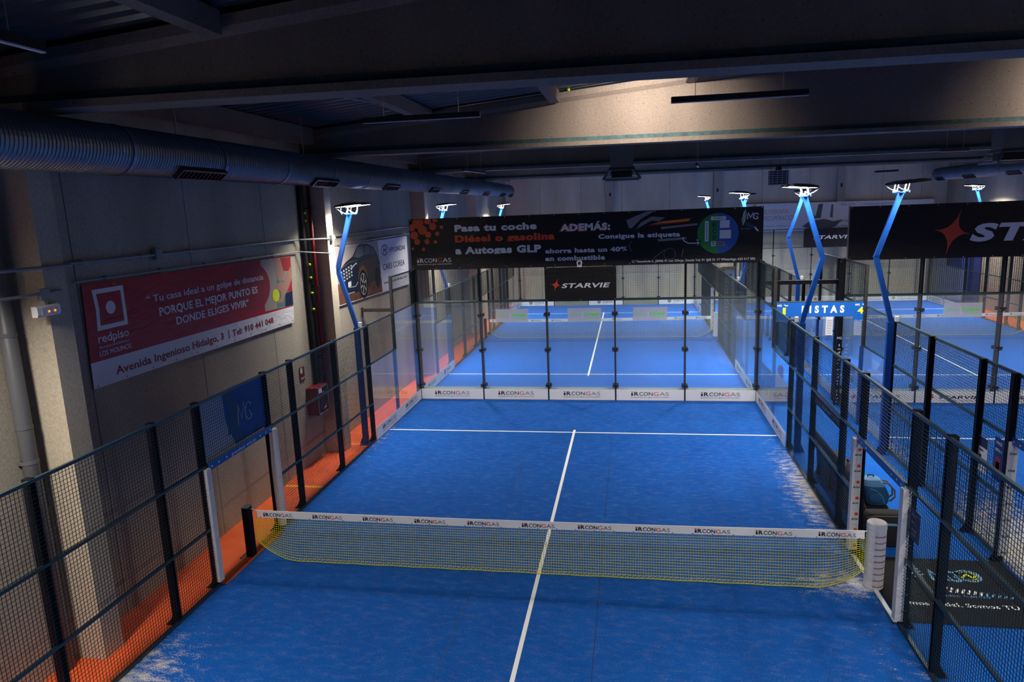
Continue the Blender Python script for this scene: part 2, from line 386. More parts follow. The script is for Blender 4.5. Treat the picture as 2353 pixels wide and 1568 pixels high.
# ------------------------------------------------------------------ hall shell
XL, XR, YN, YF = -6.0, 18.5, -12.0, 32.0
RIDGE = 6.25
def roof_z(x): return 7.72 + 0.082 * (min(x, 2 * RIDGE - x) + 5.4)
struct(MB().box(XL - .3, XR + .3, YN - .3, YF + .3, -0.3, -0.012).build('floor', 'orange'), 'orange resin floor of the sports hall')
def wall_panels(name, axis, pos, a0, a1, out, joints, label, h=9.3, hj=()):
    b = MB(); js = [a0] + sorted(joints) + [a1]; zs = [-0.3] + list(hj) + [h]
    for i in range(len(js) - 1):
        for k in range(len(zs) - 1):
            p, q = js[i] + 0.008, js[i + 1] - 0.008; z0, z1 = zs[k] + (0.008 if k else 0), zs[k + 1]
            if axis == 'x': b.box(min(pos, pos + out * .15), max(pos, pos + out * .15), p, q, z0, z1)
            else: b.box(p, q, min(pos, pos + out * .15), max(pos, pos + out * .15), z0, z1)
    if axis == 'x': b.box(min(pos + out * .02, pos + out * .3), max(pos + out * .02, pos + out * .3), a0, a1, -0.3, h, 1)
    else: b.box(a0, a1, min(pos + out * .02, pos + out * .3), max(pos + out * .02, pos + out * .3), -0.3, h, 1)
    return struct(b.build(name, ['end_wall' if axis == 'y' else 'wall', 'joint']), label)
wall_panels('wall_left', 'x', XL, YN, YF, -1, [-9.5, -7, -4.6, -1.84, 0.75, 3.28, 7.96, 10.35, 12.9, 16, 18.6, 21, 24, 26.6, 29.2], 'precast concrete panel wall beside the orange walkway')
wall_panels('wall_far', 'y', YF, XL, XR, 1, [-3.9, -1.43, 0.0, 0.96, 3.7, 6.13, 8.83, 11.4, 12.8, 15.2, 17.2], 'precast concrete end wall behind the far courts')
wall_panels('wall_right', 'x', XR, YN, YF, 1, [-8, -4, 0, 4, 8, 12, 16, 19, 21.7, 24.3, 26.9, 29.4], 'precast concrete wall along the far side')
struct(MB().box(XL, XR, YN - .2, YN, -0.3, 9.3).build('wall_near', 'near_wall'), 'dark wall behind the viewer')
struct(MB().box(XL, XR, YN, -10.1, -0.012, 0.0).build('added_near_floor', 'near_wall'), 'unseen dark floor added behind the nearest courts to cut orange bounce')  # dark cover added out of view so the orange floor bounces less light

def pillar(y, x0=XL, s=1):
    b = MB(); x1 = x0 + s * 0.5
    b.box(min(x0, x1), max(x0, x1), y - .17, y + .17, -0.012, 7.1)
    return struct(b.build('pillar', 'pillar'), 'square concrete pillar standing against the wall')
BEAM_Y = [-2.72, 5.4, 13.45, 21.7, 29.9]
for i, y in enumerate(BEAM_Y[:4]):
    pillar(y); pillar(y, XR, -1)
for x in (0.28, 6.35, 12.98):
    b = MB().box(x - .2, x + .2, YF - .28, YF, -0.012, 7.6); b.box(x - .06, x + .06, YF - .283, YF - .28, 6.2, 6.4, 1)
    struct(b.build('pillar', ['wall', 'joint']), 'flat concrete pilaster on the end wall')

def beam(yc, i):
    """Gabled precast girder: straight soffit, rising top, bottom flange with a painted teal chamfer, thin web, top flange."""
    b = MB()
    prof = lambda x: None
    xs = [XL + .02, -3, 0, 3, RIDGE, 9.6, 12.6, 15.6, XR - .02]
    rows = []
    for x in xs:
        zb = 7.05 - 0.009 * (x + 5.4) if i < 2 else 7.02 - 0.006 * (x + 5.4)
        zt = roof_z(x) - 0.06
        half = [(.225, zb), (.225, zb + .085), (.125, zb + .105), (.115, zb + .185), (.11, zb + .19), (.11, zt - .20), (.20, zt - .12), (.20, zt)]
        rows.append([(x, yc - a, z) for a, z in half] + [(x, yc + a, z) for a, z in reversed(half)])
    n = len(rows[0]); v = [p for r in rows for p in r]
    for k in range(len(xs) - 1):
        for j in range(n):
            j2 = (j + 1) % n
            b.f.append((k * n + j, (k + 1) * n + j, (k + 1) * n + j2, k * n + j2)); b.m.append(1 if j in (2, n - 4) else 0)
    b.v = v
    b.f.append(tuple(range(n))); b.m.append(0); b.f.append(tuple((len(xs) - 1) * n + q for q in range(n - 1, -1, -1))); b.m.append(0)
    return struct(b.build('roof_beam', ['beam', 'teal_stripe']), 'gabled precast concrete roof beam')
for i, y in enumerate(BEAM_Y[:4]): beam(y, i)

# corrugated roof deck, ribs running up the slope
b = MB(); y = YN; rows = []
while y < YF:
    for dy, dz in ((0, 0), (.06, 0), (.09, .045), (.21, .045), (.24, 0)): rows.append((y + dy, dz))
    y += 0.30
xs = [XL - .1, RIDGE, XR + .1]
for yy, dz in rows:
    for x in xs: b.v.append((x, yy, roof_z(x) + dz))
for k in range(len(rows) - 1):
    for j in range(2): b.f.append((k * 3 + j, k * 3 + 3 + j, k * 3 + 4 + j, k * 3 + 1 + j)); b.m.append(0)
y0 = YN; struct(b.build('ceiling', 'deck'), 'dark corrugated metal roof deck')
struct(MB().box(XL - .3, XR + .3, YN - .3, YF + .3, 9.32, 9.4).build('roof', 'deck'), 'roof skin above the deck')
# concrete purlins between the beams
for k in range(5):
    ya = [YN] + BEAM_Y[:4]; yb = BEAM_Y[:4] + [YF]
    for px in (-5.72, -2.9, -0.1, 2.7, 5.5, 8.3, 11.1, 13.9, 18.6):
        z1 = roof_z(px); w = .17 if px > -5 else .2
        b = MB(); h = .26 if px > -5 else .36
        b.box(px - w * .6, px + w * .6, ya[k] + .21, yb[k] - .21, z1 - h, z1 - .01)
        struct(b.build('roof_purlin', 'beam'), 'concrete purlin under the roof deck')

# ------------------------------------------------------------------ courts
C1, C2, C4, C3 = (0, 0), (0, 20.22), (12.2, 0), (12.2, 20.22)
def court(c, m, label):
    cx, cy = c
    t = MB().box(cx - 5.0, cx + 5.0, cy - 10, cy + 10, -0.03, 0).build('court_turf', m, origin=(cx, cy, 0)); struct(t, label)
    for sy in (-1, 1):
        MB().box(cx - 4.97, cx + 4.97, cy + sy * 6.95 - .025, cy + sy * 6.95 + .025, -0.002, 0.004).build('service_line', 'line', t)
    MB().box(cx - .03, cx + .03, cy - 7.15, cy + 7.15, -0.002, 0.0045).build('centre_line', 'line', t)
    for sx in (-.97, .97): MB().box(cx + sx * 1.0 - .004, cx + sx - .0 + .004, cy - 6.9, cy + 6.9, -0.002, 0.0012).build('carpet_seam', 'navy_txt', t)
    return t
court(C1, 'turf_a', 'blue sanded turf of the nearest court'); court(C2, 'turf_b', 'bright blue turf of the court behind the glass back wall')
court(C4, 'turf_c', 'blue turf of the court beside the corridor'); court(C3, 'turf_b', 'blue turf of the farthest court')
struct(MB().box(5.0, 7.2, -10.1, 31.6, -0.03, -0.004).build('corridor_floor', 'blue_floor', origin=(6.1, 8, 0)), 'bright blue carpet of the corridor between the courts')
struct(MB().box(-4.97, 17.17, 30.24, YF, -0.03, -0.006).build('end_floor', 'wall'), 'grey floor strip behind the far courts')
tag(MB().box(-5.97, -5.06, 2.98, 3.07, -0.012, -0.008).build('floor_marking', 'yellow'), 'yellow stripe across the orange walkway near the pillar', 'floor stripe')
tag(MB().box(-5.97, -5.06, 5.75, 5.79, -0.012, -0.009).build('floor_marking', 'yellow'), 'thin yellow line across the orange walkway beside the pillar base', 'floor stripe')

# glass end wall: posts outside, five panes, wire mesh above. Faces -y (inside of the court is towards -y)
def end_wall(label, group):
    r = thing('glass_end_wall', (0, 10, 0), label, 'glass wall', group)
    for i in range(6):
        x = -5 + 2 * i; w = .05 if 0 < i < 5 else .08
        p = MB().box(x - w / 2, x + w / 2, 10.016, 10.088, -0.012, 4.04).build('post', 'post', r)
        cl = MB()
        for z in (0.43, 1.53, 2.6):
            for s in (-1, 1):
                if abs(x + s * .1) > 5.02: continue
                cl.box(min(x + s * .02, x + s * .085), max(x + s * .02, x + s * .085), 9.985, 10.03, z - .05, z + .05)
                cl.tube([(x + s * .06, 9.975, z - .025), (x + s * .06, 9.99, z - .025)], .018, 8, 1)
        cl.build('clamp', ['clamp', 'bolt'], p)
    for i in range(5):
        x0 = -5 + 2 * i
        MB().box(x0 + .006, x0 + 1.994, 9.998, 10.010, 0.0, 3.0).build('glass_pane', 'glass', r)
        g = MB().mesh((x0, 10.0, 3.02), X, Z, 2, 1.0)
        g.build('mesh_panel', 'wire', r)
    for z in (3.0, 4.01): MB().box(-5, 5, 9.985, 10.02, z, z + .037).build('rail', 'rail', r)
    return r

# long side of a court, built for x = -5 with the outside towards -x
def side_wall(label, group):
    r = thing('court_side_fence', (-5, 0, 0), label, 'fence', group)
    P = {6: 3, 4: 3, 2: 3, 1: 3}
    for y, h in P.items():
        for s in (-1, 1):
            yy = s * y
            p = MB().box(-5.10, -5.005, yy - .042, yy + .042, -0.012, h + .03)
            p.build('post', 'post', r)
            f = MB().box(-5.2, -5.09, yy - .06, yy + .06, -0.012, 0.0)
            f.prism([(0, 0), (.09, 0), (0, .16)], (-5.1, yy + .006, 0), NX, Z, .012)
            f.build('foot', 'post', r)
    for s in (-1, 1):
        for yy, h, mt, w in ((8, 2.02, 'post_navy', .05), (9.95, 4.04, 'post', .08)):
            MB().box(-5.10, -5.03, s * yy - w, s * yy + w, -0.012, h).build('post', mt, r)
        MB().box(-5.075, -5.0, s * 8 - .035, s * 8 + .035, 2.0, 4.04).build('upper_post', 'steel_dark', r)
        for a, c_, h in ((8, 9.98, 3.0), (6.05, 8, 2.0)):
            lo, hi = sorted((s * a, s * c_))
            MB().box(-5.010, -4.998, lo + .006, hi - .006, 0.0, h).build('glass_pane', 'glass', r)
            MB().mesh((-5.0, lo, h + .02), Y, Z, hi - lo, 1.0).build('mesh_panel', 'wire', r)
            for z in (h, h + 1.0): MB().box(-5.02, -4.985, lo, hi, z, z + .037).build('rail', 'rail', r)
        for a, c_ in ((4, 6), (2, 4), (1, 2)):
            lo, hi = sorted((s * a, s * c_))
            MB().mesh((-5.0, lo, 0.03), Y, Z, hi - lo, 2.97).build('mesh_panel', 'wire', r)
            for z in (0.03, 1.0, 2.0, 3.0): MB().box(-5.035, -4.995, lo, hi, z - .02, z + .02).build('rail', 'rail', r)
    MB().mesh((-5.0, -1, 2.0), Y, Z, 2, 1.0).build('mesh_panel', 'wire', r)
    for z in (2.0, 3.0): MB().box(-5.035, -4.995, -1, 1, z - .02, z + .02).build('rail', 'rail', r)
    return r

e1 = end_wall('black-posted glass end wall of the nearest court, mesh strip on top', 'glass end walls')
dup(e1, (12.2, 10, 0), 0, 'black-posted glass end wall under the black star banner beside the corridor')
dup(e1, (0, 10.22, 0), PI, 'second glass end wall, directly behind the one of the nearest court')
dup(e1, (12.2, 10.22, 0), PI, 'second glass end wall, directly behind the one under the star banner')
dup(e1, (0, 30.22, 0), 0, 'farthest glass end wall, behind the court straight ahead')
dup(e1, (12.2, 30.22, 0), 0, 'farthest glass end wall, below the physiotherapy banner')
f1 = side_wall('mesh and glass side fence of the nearest court along the orange walkway', 'court side fences')
dup(f1, (5, 0, 0), PI, 'mesh and glass side fence of the nearest court along the blue corridor')
dup(f1, (7.2, 0, 0), 0, 'mesh and glass side fence across the corridor, opposite the bench')
dup(f1, (-5, 20.22, 0), 0, 'side fence of the court behind the glass, along the concrete panel wall')
dup(f1, (5, 20.22, 0), PI, 'side fence of the court behind the glass, along the corridor')
dup(f1, (7.2, 20.22, 0), 0, 'side fence of the farthest court, along the corridor')
dup(f1, (17.2, 20.22, 0), PI, 'side fence of the farthest court, along the far hall wall')

# braces
tag(MB().box(-5.93, -5.04, 7.97, 8.03, 3.06, 3.15).box(-5.93, -5.90, 7.95, 8.05, 2.9, 3.18).build('fence_brace', 'steel_dark'), 'short grey steel arm bracing the fence towards the panel wall', 'brace')
tag(MB().box(5.04, 7.16, 10.04, 10.11, 3.36, 3.47).build('fence_brace', 'post'), 'black steel bar spanning the corridor above the blue sign', 'brace')

# ------------------------------------------------------------------ floodlight poles
def flood_pole(label):
    r = thing('floodlight_pole', (-5.2, 5.8, 0), label, 'light pole', 'floodlight poles')
    b = MB().box(-5.26, -5.13, 5.75, 5.85, 0.0, 3.0)
    b.box(-5.32, -5.08, 5.68, 5.92, -0.012, 0.0)
    b.prism([(0, 0), (.10, 0), (0, .22)], (-5.26, 5.805, 0), NX, Z, .01); b.build('lower_pole', 'blue_steel', r)
    a = MB().bar((-5.17, 5.8, 2.95), (-5.57, 5.8, 4.45), .07, .10, up=(1, 0, 0)).bar((-5.57, 5.8, 4.40), (-5.14, 5.8, 5.76), .07, .10, up=(1, 0, 0))
    a.build('bent_arm', 'blue_steel', r)
    MB().box(-5.20, -5.10, 5.45, 6.15, 5.74, 5.765).build('crossbar', 'blue_steel', r)
    MB().box(-5.12, -5.05, 5.72, 5.80, 3.02, 3.13).build('junction_box', 'white', r)
    for y in (5.5, 6.1):
        br = MB()
        for s in (-1, 1): br.bar((-5.15 + s * .02, y + s * .10, 5.775), (-5.15 + s * .02, y + s * .16, 5.82), .045, .012, up=(1, 0, 0)).bar((-5.15 + s * .02, y + s * .16, 5.815), (-5.13 + s * .02, y + s * .16, 5.93), .045, .012, up=(1, 0, 0))
        br.box(-5.18, -5.12, y - .11, y + .11, 5.768, 5.782)
        br.tube([(-5.15, y - .05, 5.78), (-5.25, y, 5.82), (-5.36, y + .02, 5.90)], .008, 6)
        br.build('bracket', 'bracket', r)
        tilt = math.radians(5)
        def T(px, py, pz): return (-5.03 + px * math.cos(tilt) - pz * math.sin(tilt) * -1 * -1, y + py, 5.94 + px * math.sin(tilt) + pz * math.cos(tilt))
        oct_ = [(-.30, -.14), (-.22, -.20), (.22, -.20), (.30, -.14), (.30, .14), (.22, .20), (-.22, .20), (-.30, .14)]
        h = MB(); k = 8
        h.v = [T(px, py, 0.0) for px, py in oct_] + [T(px * .96, py * .96, .035) for px, py in oct_] + [T(px * .5, py * .5, .065) for px, py in oct_]
        h.f = [tuple(range(k - 1, -1, -1))] + [(i, (i + 1) % k, k + (i + 1) % k, k + i) for i in range(k)] + [(k + i, k + (i + 1) % k, 2 * k + (i + 1) % k, 2 * k + i) for i in range(k)] + [tuple(range(2 * k, 3 * k))]
        h.m = [0] * len(h.f)
        p = h.build('floodlight', 'lamp_body', r)
        l = MB(); l.v = [T(px * .92, py * .92, -.006) for px, py in oct_]; l.v += [T(px * .92, py * .92, 0.001) for px, py in oct_]
        l.f = [tuple(range(k - 1, -1, -1)), tuple(range(k, 2 * k))] + [(i, (i + 1) % k, k + (i + 1) % k, k + i) for i in range(k)]; l.m = [0] + [1] * (len(l.f) - 1)
        l.build('lens', ['lamp_lens', 'lamp_body'], p)
        ld = bpy.data.lights.new('flood', 'AREA'); ld.shape = 'RECTANGLE'; ld.size = .5; ld.size_y = .34
        ld.energy = LAMP_NEAR; ld.color = LAMP_COLOUR; ld.spread = math.radians(140)
        lo = bpy.data.objects.new('flood', ld); COL.objects.link(lo); lo.parent = r
        c = T(0, 0, -.02)
        lo.location = (c[0] + 5.2, c[1] - 5.8, c[2]); lo.rotation_euler = (0, -tilt, 0)
    return r
pole = flood_pole('bent blue floodlight pole beside the car banner')
def pdup(x, y, rz, label, far=False):
    r = dup(pole, (x, y, 0), rz, label)
    if far:
        for ch in [q for q in bpy.data.objects if q.parent == r and q.type == 'LIGHT']:
            ch.data = ch.data.copy(); ch.data.energy = LAMP_FAR
    return r
pdup(5.2, 5.8, PI, 'bent blue floodlight pole crossing in front of the blue corridor sign')
pdup(7.0, 5.8, 0, 'bent blue floodlight pole rising in front of the red star banner')
pdup(17.4, 5.8, PI, 'bent blue floodlight pole on the far side of the star banner court')
pdup(-5.2, -5.8, 0, 'bent blue floodlight pole beside the viewer on the walkway side')
pdup(5.2, -5.8, PI, 'bent blue floodlight pole beside the viewer on the corridor side')
pdup(7.0, -5.8, 0, 'bent blue floodlight pole beside the viewer across the corridor')
pdup(17.4, -5.8, PI, 'bent blue floodlight pole beside the viewer at the far hall wall')
names = ['bent blue floodlight pole just behind the black banner, panel wall side', 'farthest bent blue floodlight pole along the panel wall', 'bent blue floodlight pole behind the black banner, corridor side', 'farther bent blue floodlight pole seen above the black banner, corridor side']
for (cx, far_lbl) in ((0, names),):
    for k, (sx, sy) in enumerate(((-1, -1), (-1, 1), (1, -1), (1, 1))):
        pdup(sx * 5.2, 20.22 + sy * 5.8, 0 if sx < 0 else PI, names[k], True)
n3 = ['bent blue floodlight pole in front of the physiotherapy banner', 'farthest bent blue floodlight pole along the corridor', 'bent blue floodlight pole whose lamp lights a pale spot on the far side wall', 'farthest bent blue floodlight pole at the far side wall']
for k, (sx, sy) in enumerate(((-1, -1), (-1, 1), (1, -1), (1, 1))):
    pdup(12.2 + sx * 5.2, 20.22 + sy * 5.8, 0 if sx < 0 else PI, n3[k], True)

# unseen spots added under the roof to make the warm patch on the second beam
for (x, tx) in ((1.75, 1.75), (10.6, 10.6)):
    lab = 'added unseen spotlight under the roof before the second beam, ' + ('over the nearest court' if x < 5 else 'over the court beside the corridor')
    zs = 8.14
    ys = 3.25
    r = thing('added_beam_spot', (x, ys, zs), lab, 'spotlight', 'added beam spots')
    MB().tube([(x, ys - .04, zs + .02), (x, ys + .06, zs - .02)], [.04, .05], 12).box(x - .015, x + .015, ys - .05, ys - .02, zs, roof_z(x)).build('spot_body', 'lamp_body', r)
    sd = bpy.data.lights.new('spot', 'SPOT'); sd.energy = WASH; sd.color = (1.0, 0.82, 0.68); sd.spot_size = math.radians(124); sd.spot_blend = 1.0; sd.shadow_soft_size = .04
    so = bpy.data.objects.new('spot', sd); COL.objects.link(so); so.parent = r; so.location = (0, .08, -.04)
    d = Vector((tx, 5.28, 7.15)) - Vector((x, ys + .08, zs - .04)); so.rotation_euler = d.to_track_quat('-Z', 'Y').to_euler()

# ------------------------------------------------------------------ nets
def net(cx, cy, label, tape_txt, near):
    r = thing('padel_net', (cx, cy, 0), label, 'net', 'padel nets')
    hw = 4.9
    def top(u): return 0.835 + 0.03 * (u / hw) ** 2 + 0.02 * (u / hw)       # tape upper edge
    def bot(u):                                                           # cord: lies on the floor, lifts at the ends
        e = max(0, (abs(u) - 4.15) / (hw - 4.15)); return 0.012 + 0.30 * e ** 2.2
    def yo(u, k):                                                         # slack: the lower part hangs towards the viewer
        e = min(1, (hw - abs(u)) / 0.8); return -0.13 * (k ** 1.6) * e
    nu = 250 if near else 130; nv = 18 if near else 11; t = .0034 if near else .0028
    def P(i, j):
        u = -hw + 2 * hw * i / nu; k = j / nv
        a = top(u) - .09; w = 0.006 * math.sin(u * 9 + j * 1.3) * k
        return Vector((cx + u + 0.010 * math.sin(u * 3.1) * k, cy + yo(u, k) + w, cy * 0 + a + (bot(u) - a) * k))
    G = [[P(i, j) for j in range(nv + 1)] for i in range(nu + 1)]
    b = MB()
    def strand(pts, sd):
        n = len(pts); o = len(b.v)
        for p in pts:
            b.v += [tuple(p + sd * t + Vector((0, t, 0))), tuple(p - sd * t + Vector((0, t, 0))), tuple(p - Vector((0, t, 0)))]
        for k in range(n - 1):
            for q in range(3): b.f.append((o + 3 * k + q, o + 3 * k + (q + 1) % 3, o + 3 * k + 3 + (q + 1) % 3, o + 3 * k + 3 + q)); b.m.append(0)
    for i in range(nu + 1): strand(G[i], Vector((1, 0, 0)))
    for j in range(1, nv + 1): strand([G[i][j] for i in range(nu + 1)], Vector((0, 0, 1)))
    b.build('netting', 'net', r)
    MB().tube([G[i][nv] + Vector((0, -.004, 0)) for i in range(0, nu + 1, 2)], .007 if near else .009, 6).build('bottom_cord', 'net', r)
    if near:
        z_ = MB()
        for i in range(0, nu - 2, 2): z_.tube([G[i][nv], G[i + 2][nv - 1]], .0035, 4, cap=False)
        z_.build('cord_lacing', 'net', r)
    # white headband
    tp = MB(); N = 48
    for i in range(N + 1):
        u = -4.84 + 9.68 * i / N; z1 = top(u); z0 = z1 - .125
        tp.v += [(cx + u, cy - .012, z0), (cx + u, cy - .008, z1), (cx + u, cy + .008, z1), (cx + u, cy + .012, z0)]
    for i in range(N):
        for q in range(3): tp.f.append((4 * i + q, 4 * i + 4 + q, 4 * i + 5 + q, 4 * i + 1 + q)[::-1]); tp.m.append(0)
    tape = tp.build('headband', 'white', r)
    MB().tube([(cx - 5.0, cy, .88), (cx - 4.84, cy, top(-4.84) - .01)], .004, 6).tube([(cx + 4.84, cy, top(4.84) - .01), (cx + 4.95, cy, .90)], .004, 6).build('steel_cable', 'bolt', r)
    ey = MB()
    nl = 11
    for i in range(nl):
        tx = MB()
        u = -4.72 + i * 0.892
        zb = top(u + .25) - .098
        if tape_txt: logo_text(tx, (cx, cy - .0145, 0), X, Z, u, zb, .52, .066)
        else:
            tx.prism([(u, zb + .07), (u, zb + .02), (u + .04, zb), (u + .08, zb + .02), (u + .08, zb + .07)], (cx, cy - .0145, 0), X, Z, .002, 0)
            tx.text('PADEL', (cx, cy - .0145, 0), X, Z, u + .12, zb + .01, .34, .05, 0, .01)
        tx.build('lettering', ['black_txt', 'red_txt', 'grey_txt'] if tape_txt else ['grey_txt'], tape)
    for i in range(33):
        u = -4.78 + i * .2985
        ey.prism(circ(u, top(u) - .112, .009, 8), (cx, cy - .0135, 0), X, Z, .003)
    ey.build('eyelet', 'grey_txt', tape)
    return r
def logo_text(b, o, ux, uy, x, y, w, h, sub=None):
    """the gas fitter's wordmark: i with an orange dot, then R, CON, an orange G and AS."""
    k = w
    b.prism([(x, y), (x + .05 * k, y), (x + .05 * k, y + h * .58), (x, y + h * .58)], o, ux, uy, .003, 0)
    b.prism(circ(x + .025 * k, y + h * .86, h * .2, 10), o, ux, uy, .003, 1)
    b.text('R', o, ux, uy, x + .08 * k, y, .12 * k, h, 0, .02); b.text('CON', o, ux, uy, x + .215 * k, y, .36 * k, h, 0, .0)
    b.text('G', o, ux, uy, x + .60 * k, y, .13 * k, h, 1, -.005); b.text('AS', o, ux, uy, x + .75 * k, y, .25 * k, h, 2, -.005)
    if sub: b.text(sub, o, ux, uy, x, y - h * .52, w, h * .26, 2, 0)
net(0, 0, 'yellow padel net with white lettered headband across the nearest court', True, True)
net(0, 20.22, 'yellow padel net with white headband across the court behind the glass', False, False)
net(12.2, 20.22, 'yellow padel net with white headband across the farthest court', False, False)

def net_post_plain(x, y, label):
    r = thing('net_post', (x, y, 0), label, 'net post')
    MB().box(x - .055, x + .055, y - .07, y + .07, 0.0, .90).build('post', 'post', r)
    MB().box(x - .06, x + .06, y - .075, y + .075, .90, .912).build('cap', 'bolt', r)
    MB().box(x - .16, x + .10, y - .12, y + .12, -0.012, 0.002).build('base_plate', 'rail', r)
    return r
net_post_plain(-5.03, 0, 'bare black net post with silver cap at the walkway end of the net')
def net_post_pad(x, y, label, txt=True):
    r = thing('padded_net_post', (x, y, 0), label, 'net post')
    b = MB(); n = 28
    prof = [(.0, .128), (.03, .134), (.5, .136), (.93, .134), (.94, .128), (.945, .138), (1.02, .136), (1.035, .12)]
    for z, q in prof:
        for k in range(n):
            a = 2 * PI * k / n; w = 1 + .012 * math.sin(3 * a + 9 * z)
            b.v.append((x + q * w * math.cos(a), y + q * w * math.sin(a), z))
    for i in range(len(prof) - 1):
        for k in range(n): b.f.append((i * n + k, i * n + (k + 1) % n, (i + 1) * n + (k + 1) % n, (i + 1) * n + k)); b.m.append(0)
    b.f.append(tuple((len(prof) - 1) * n + k for k in range(n))); b.f.append(tuple(range(n - 1, -1, -1))); b.m += [0, 0]
    p = b.build('sleeve', 'pad', r, smooth=False)
    if txt:
        t = MB()
        for i in range(9):
            z = .06 + i * .098
            v, f, a0, a1 = glyphs('GimnasioLM', .0)
            w = .165; kx = w / (a1 - a0); out = []
            for q in v:
                ang = -PI / 2 - .12 + ((q[0] - a0) * kx - w / 2 + .25 * q[1] * .03) / .139 + .32
                rad = .1405 + (q[2] + .5) * .002
                out.append((x + rad * math.cos(ang), y + rad * math.sin(ang), z + q[1] * .032))
            t.add(out, f)
        t.build('lettering', 'dkred_txt', p)
    return r
net_post_pad(5.0, 0, 'white padded net post with rows of small red script')
net_post_pad(5.05, 20.22, 'white padded net post of the court behind the glass', False)
net_post_plain(-5.05, 20.22, 'net post in shadow at the walkway end of the far net')
net_post_plain(7.15, 20.22, 'net post of the farthest court beside the corridor')
net_post_plain(17.25, 20.22, 'net post of the farthest court beside the far hall wall')

# ------------------------------------------------------------------ gate surrounds, sleeves, door tarps
def sleeve(x, y, sgn, kind, label, w=.10):
    r = thing('post_sleeve', (x, y, 0), label, 'post padding', 'white sleeves on gate posts')
    b = MB()
    if kind == 'round':
        b.tube([(x, y, .10), (x + .0, y, .5), (x - .004, y, 1.2), (x, y, 1.96)], [.08, .085, .088, .078], 14)
    else:
        b.box(x - w * .55, x + w * .55, y - .058, y + .058, .10, 1.97)
    p = b.build('sleeve', 'pad', r)
    if kind == 'ties':
        t = MB()
        for k in range(8):
            z = .25 + k * .235; t.tube([(x + sgn * .025, y - .064, z), (x + sgn * .10, y - .05, z + .012)], .006, 5)
        t.build('tie', 'clamp', p)
    if kind in ('logo', 'star'):
        t = MB()
        for k in range(7 if kind == 'logo' else 8):
            z = 1.80 - k * .27
            if kind == 'logo':
                t.prism(circ(x + .025, z, .027, 12), (0, y - .0595, 0), X, Z, .002, 1)
                t.text('iRCON', (0, y - .0595, 0), X, Z, x - .04, z - .10, .09, .028, 0, .02)
            else: t.text('STAR', (0, y - .0595, 0), X, Z, x - .05, z - .04, .10, .035, 0, .02, .2)
        t.build('lettering', ['black_txt', 'orange_txt'], p)
    return r
sleeve(-4.98, 1.02, 1, 'round', 'round white padded sleeve on the walkway gate post behind the net')
sleeve(-4.98, -1.0, -1, 'ties', 'narrow white sleeve tied to the walkway gate post in front of the net', .055)
sleeve(4.98, 1.0, -1, 'logo', 'white sleeve with orange dots on the gate post behind the net', .12)
sleeve(4.98, -1.0, 1, 'ties', 'white tied sleeve on the corridor gate post in front of the net', .09)
sleeve(7.18, 1.0, 1, 'star', 'white sleeve with black lettering on the gate post across the corridor', .13)
sleeve(4.98, 21.2, 1, 'logo', 'white sleeve on the far corridor gate post behind the glass', .12)

def lintel(x, face, label, txt):
    r = thing('lintel_banner', (x, 0, 1.9), label, 'banner', 'blue strips over the gates')
    MB().box(x - .012, x + .012, -.96, .96, 1.93, 2.045).build('strip', 'sign_blue', r)
    t = MB(); ux = Y if face > 0 else NY
    o = (x + face * .0125, 0, 0)
    if txt:
        t.text('padel club', o, ux, Z, -.35, 1.955, .75, .05, 0, .0, .1)
    for u in (-.9, -.72, -.5, .55, .74, .9): t.prism(circ(u, 1.985, .018, 6), o, ux, Z, .002)
    t.build('lettering', 'white_txt', r)
lintel(-4.965, 1, 'blue strip with small white print over the walkway gate', True)
lintel(4.965, -1, 'blue strip with small white dots over the corridor gate', False)
lintel(7.235 - .07, -1, 'blue strip with white dots over the gate across the corridor', False)

# tarp in the transom of the walkway gate
r = thing('gate_tarp', (-5.05, 0, 2.0), 'blue and pale tarp with outlined logo behind the mesh over the walkway gate', 'banner')
P0 = (-5.052, 0, 0)
MB().prism([(-.95, 2.04), (.95, 2.04), (.95, 2.97), (-.95, 2.97)], (-5.06, 0, 0), Y, Z, .008).build('tarp', 'drape_grad', r)
t = MB(); t.prism([(-.95, 2.04), (-.05, 2.04), (-.25, 2.45), (-.30, 2.97), (-.95, 2.97)], (-5.052, 0, 0), Y, Z, .002)
t.build('pale_area', 'drape_light', r)
t = MB(); t.prism([(-.25, 2.25), (.10, 2.25), (.15, 2.55), (-.05, 2.97), (-.28, 2.97), (-.12, 2.6)], (-5.0495, 0, 0), Y, Z, .002); t.prism([(-.05, 2.06), (.2, 2.06), (.15, 2.2), (-.08, 2.2)], (-5.0495, 0, 0), Y, Z, .002)
t.build('racket_print', 'drape_mid', r)
t = MB()
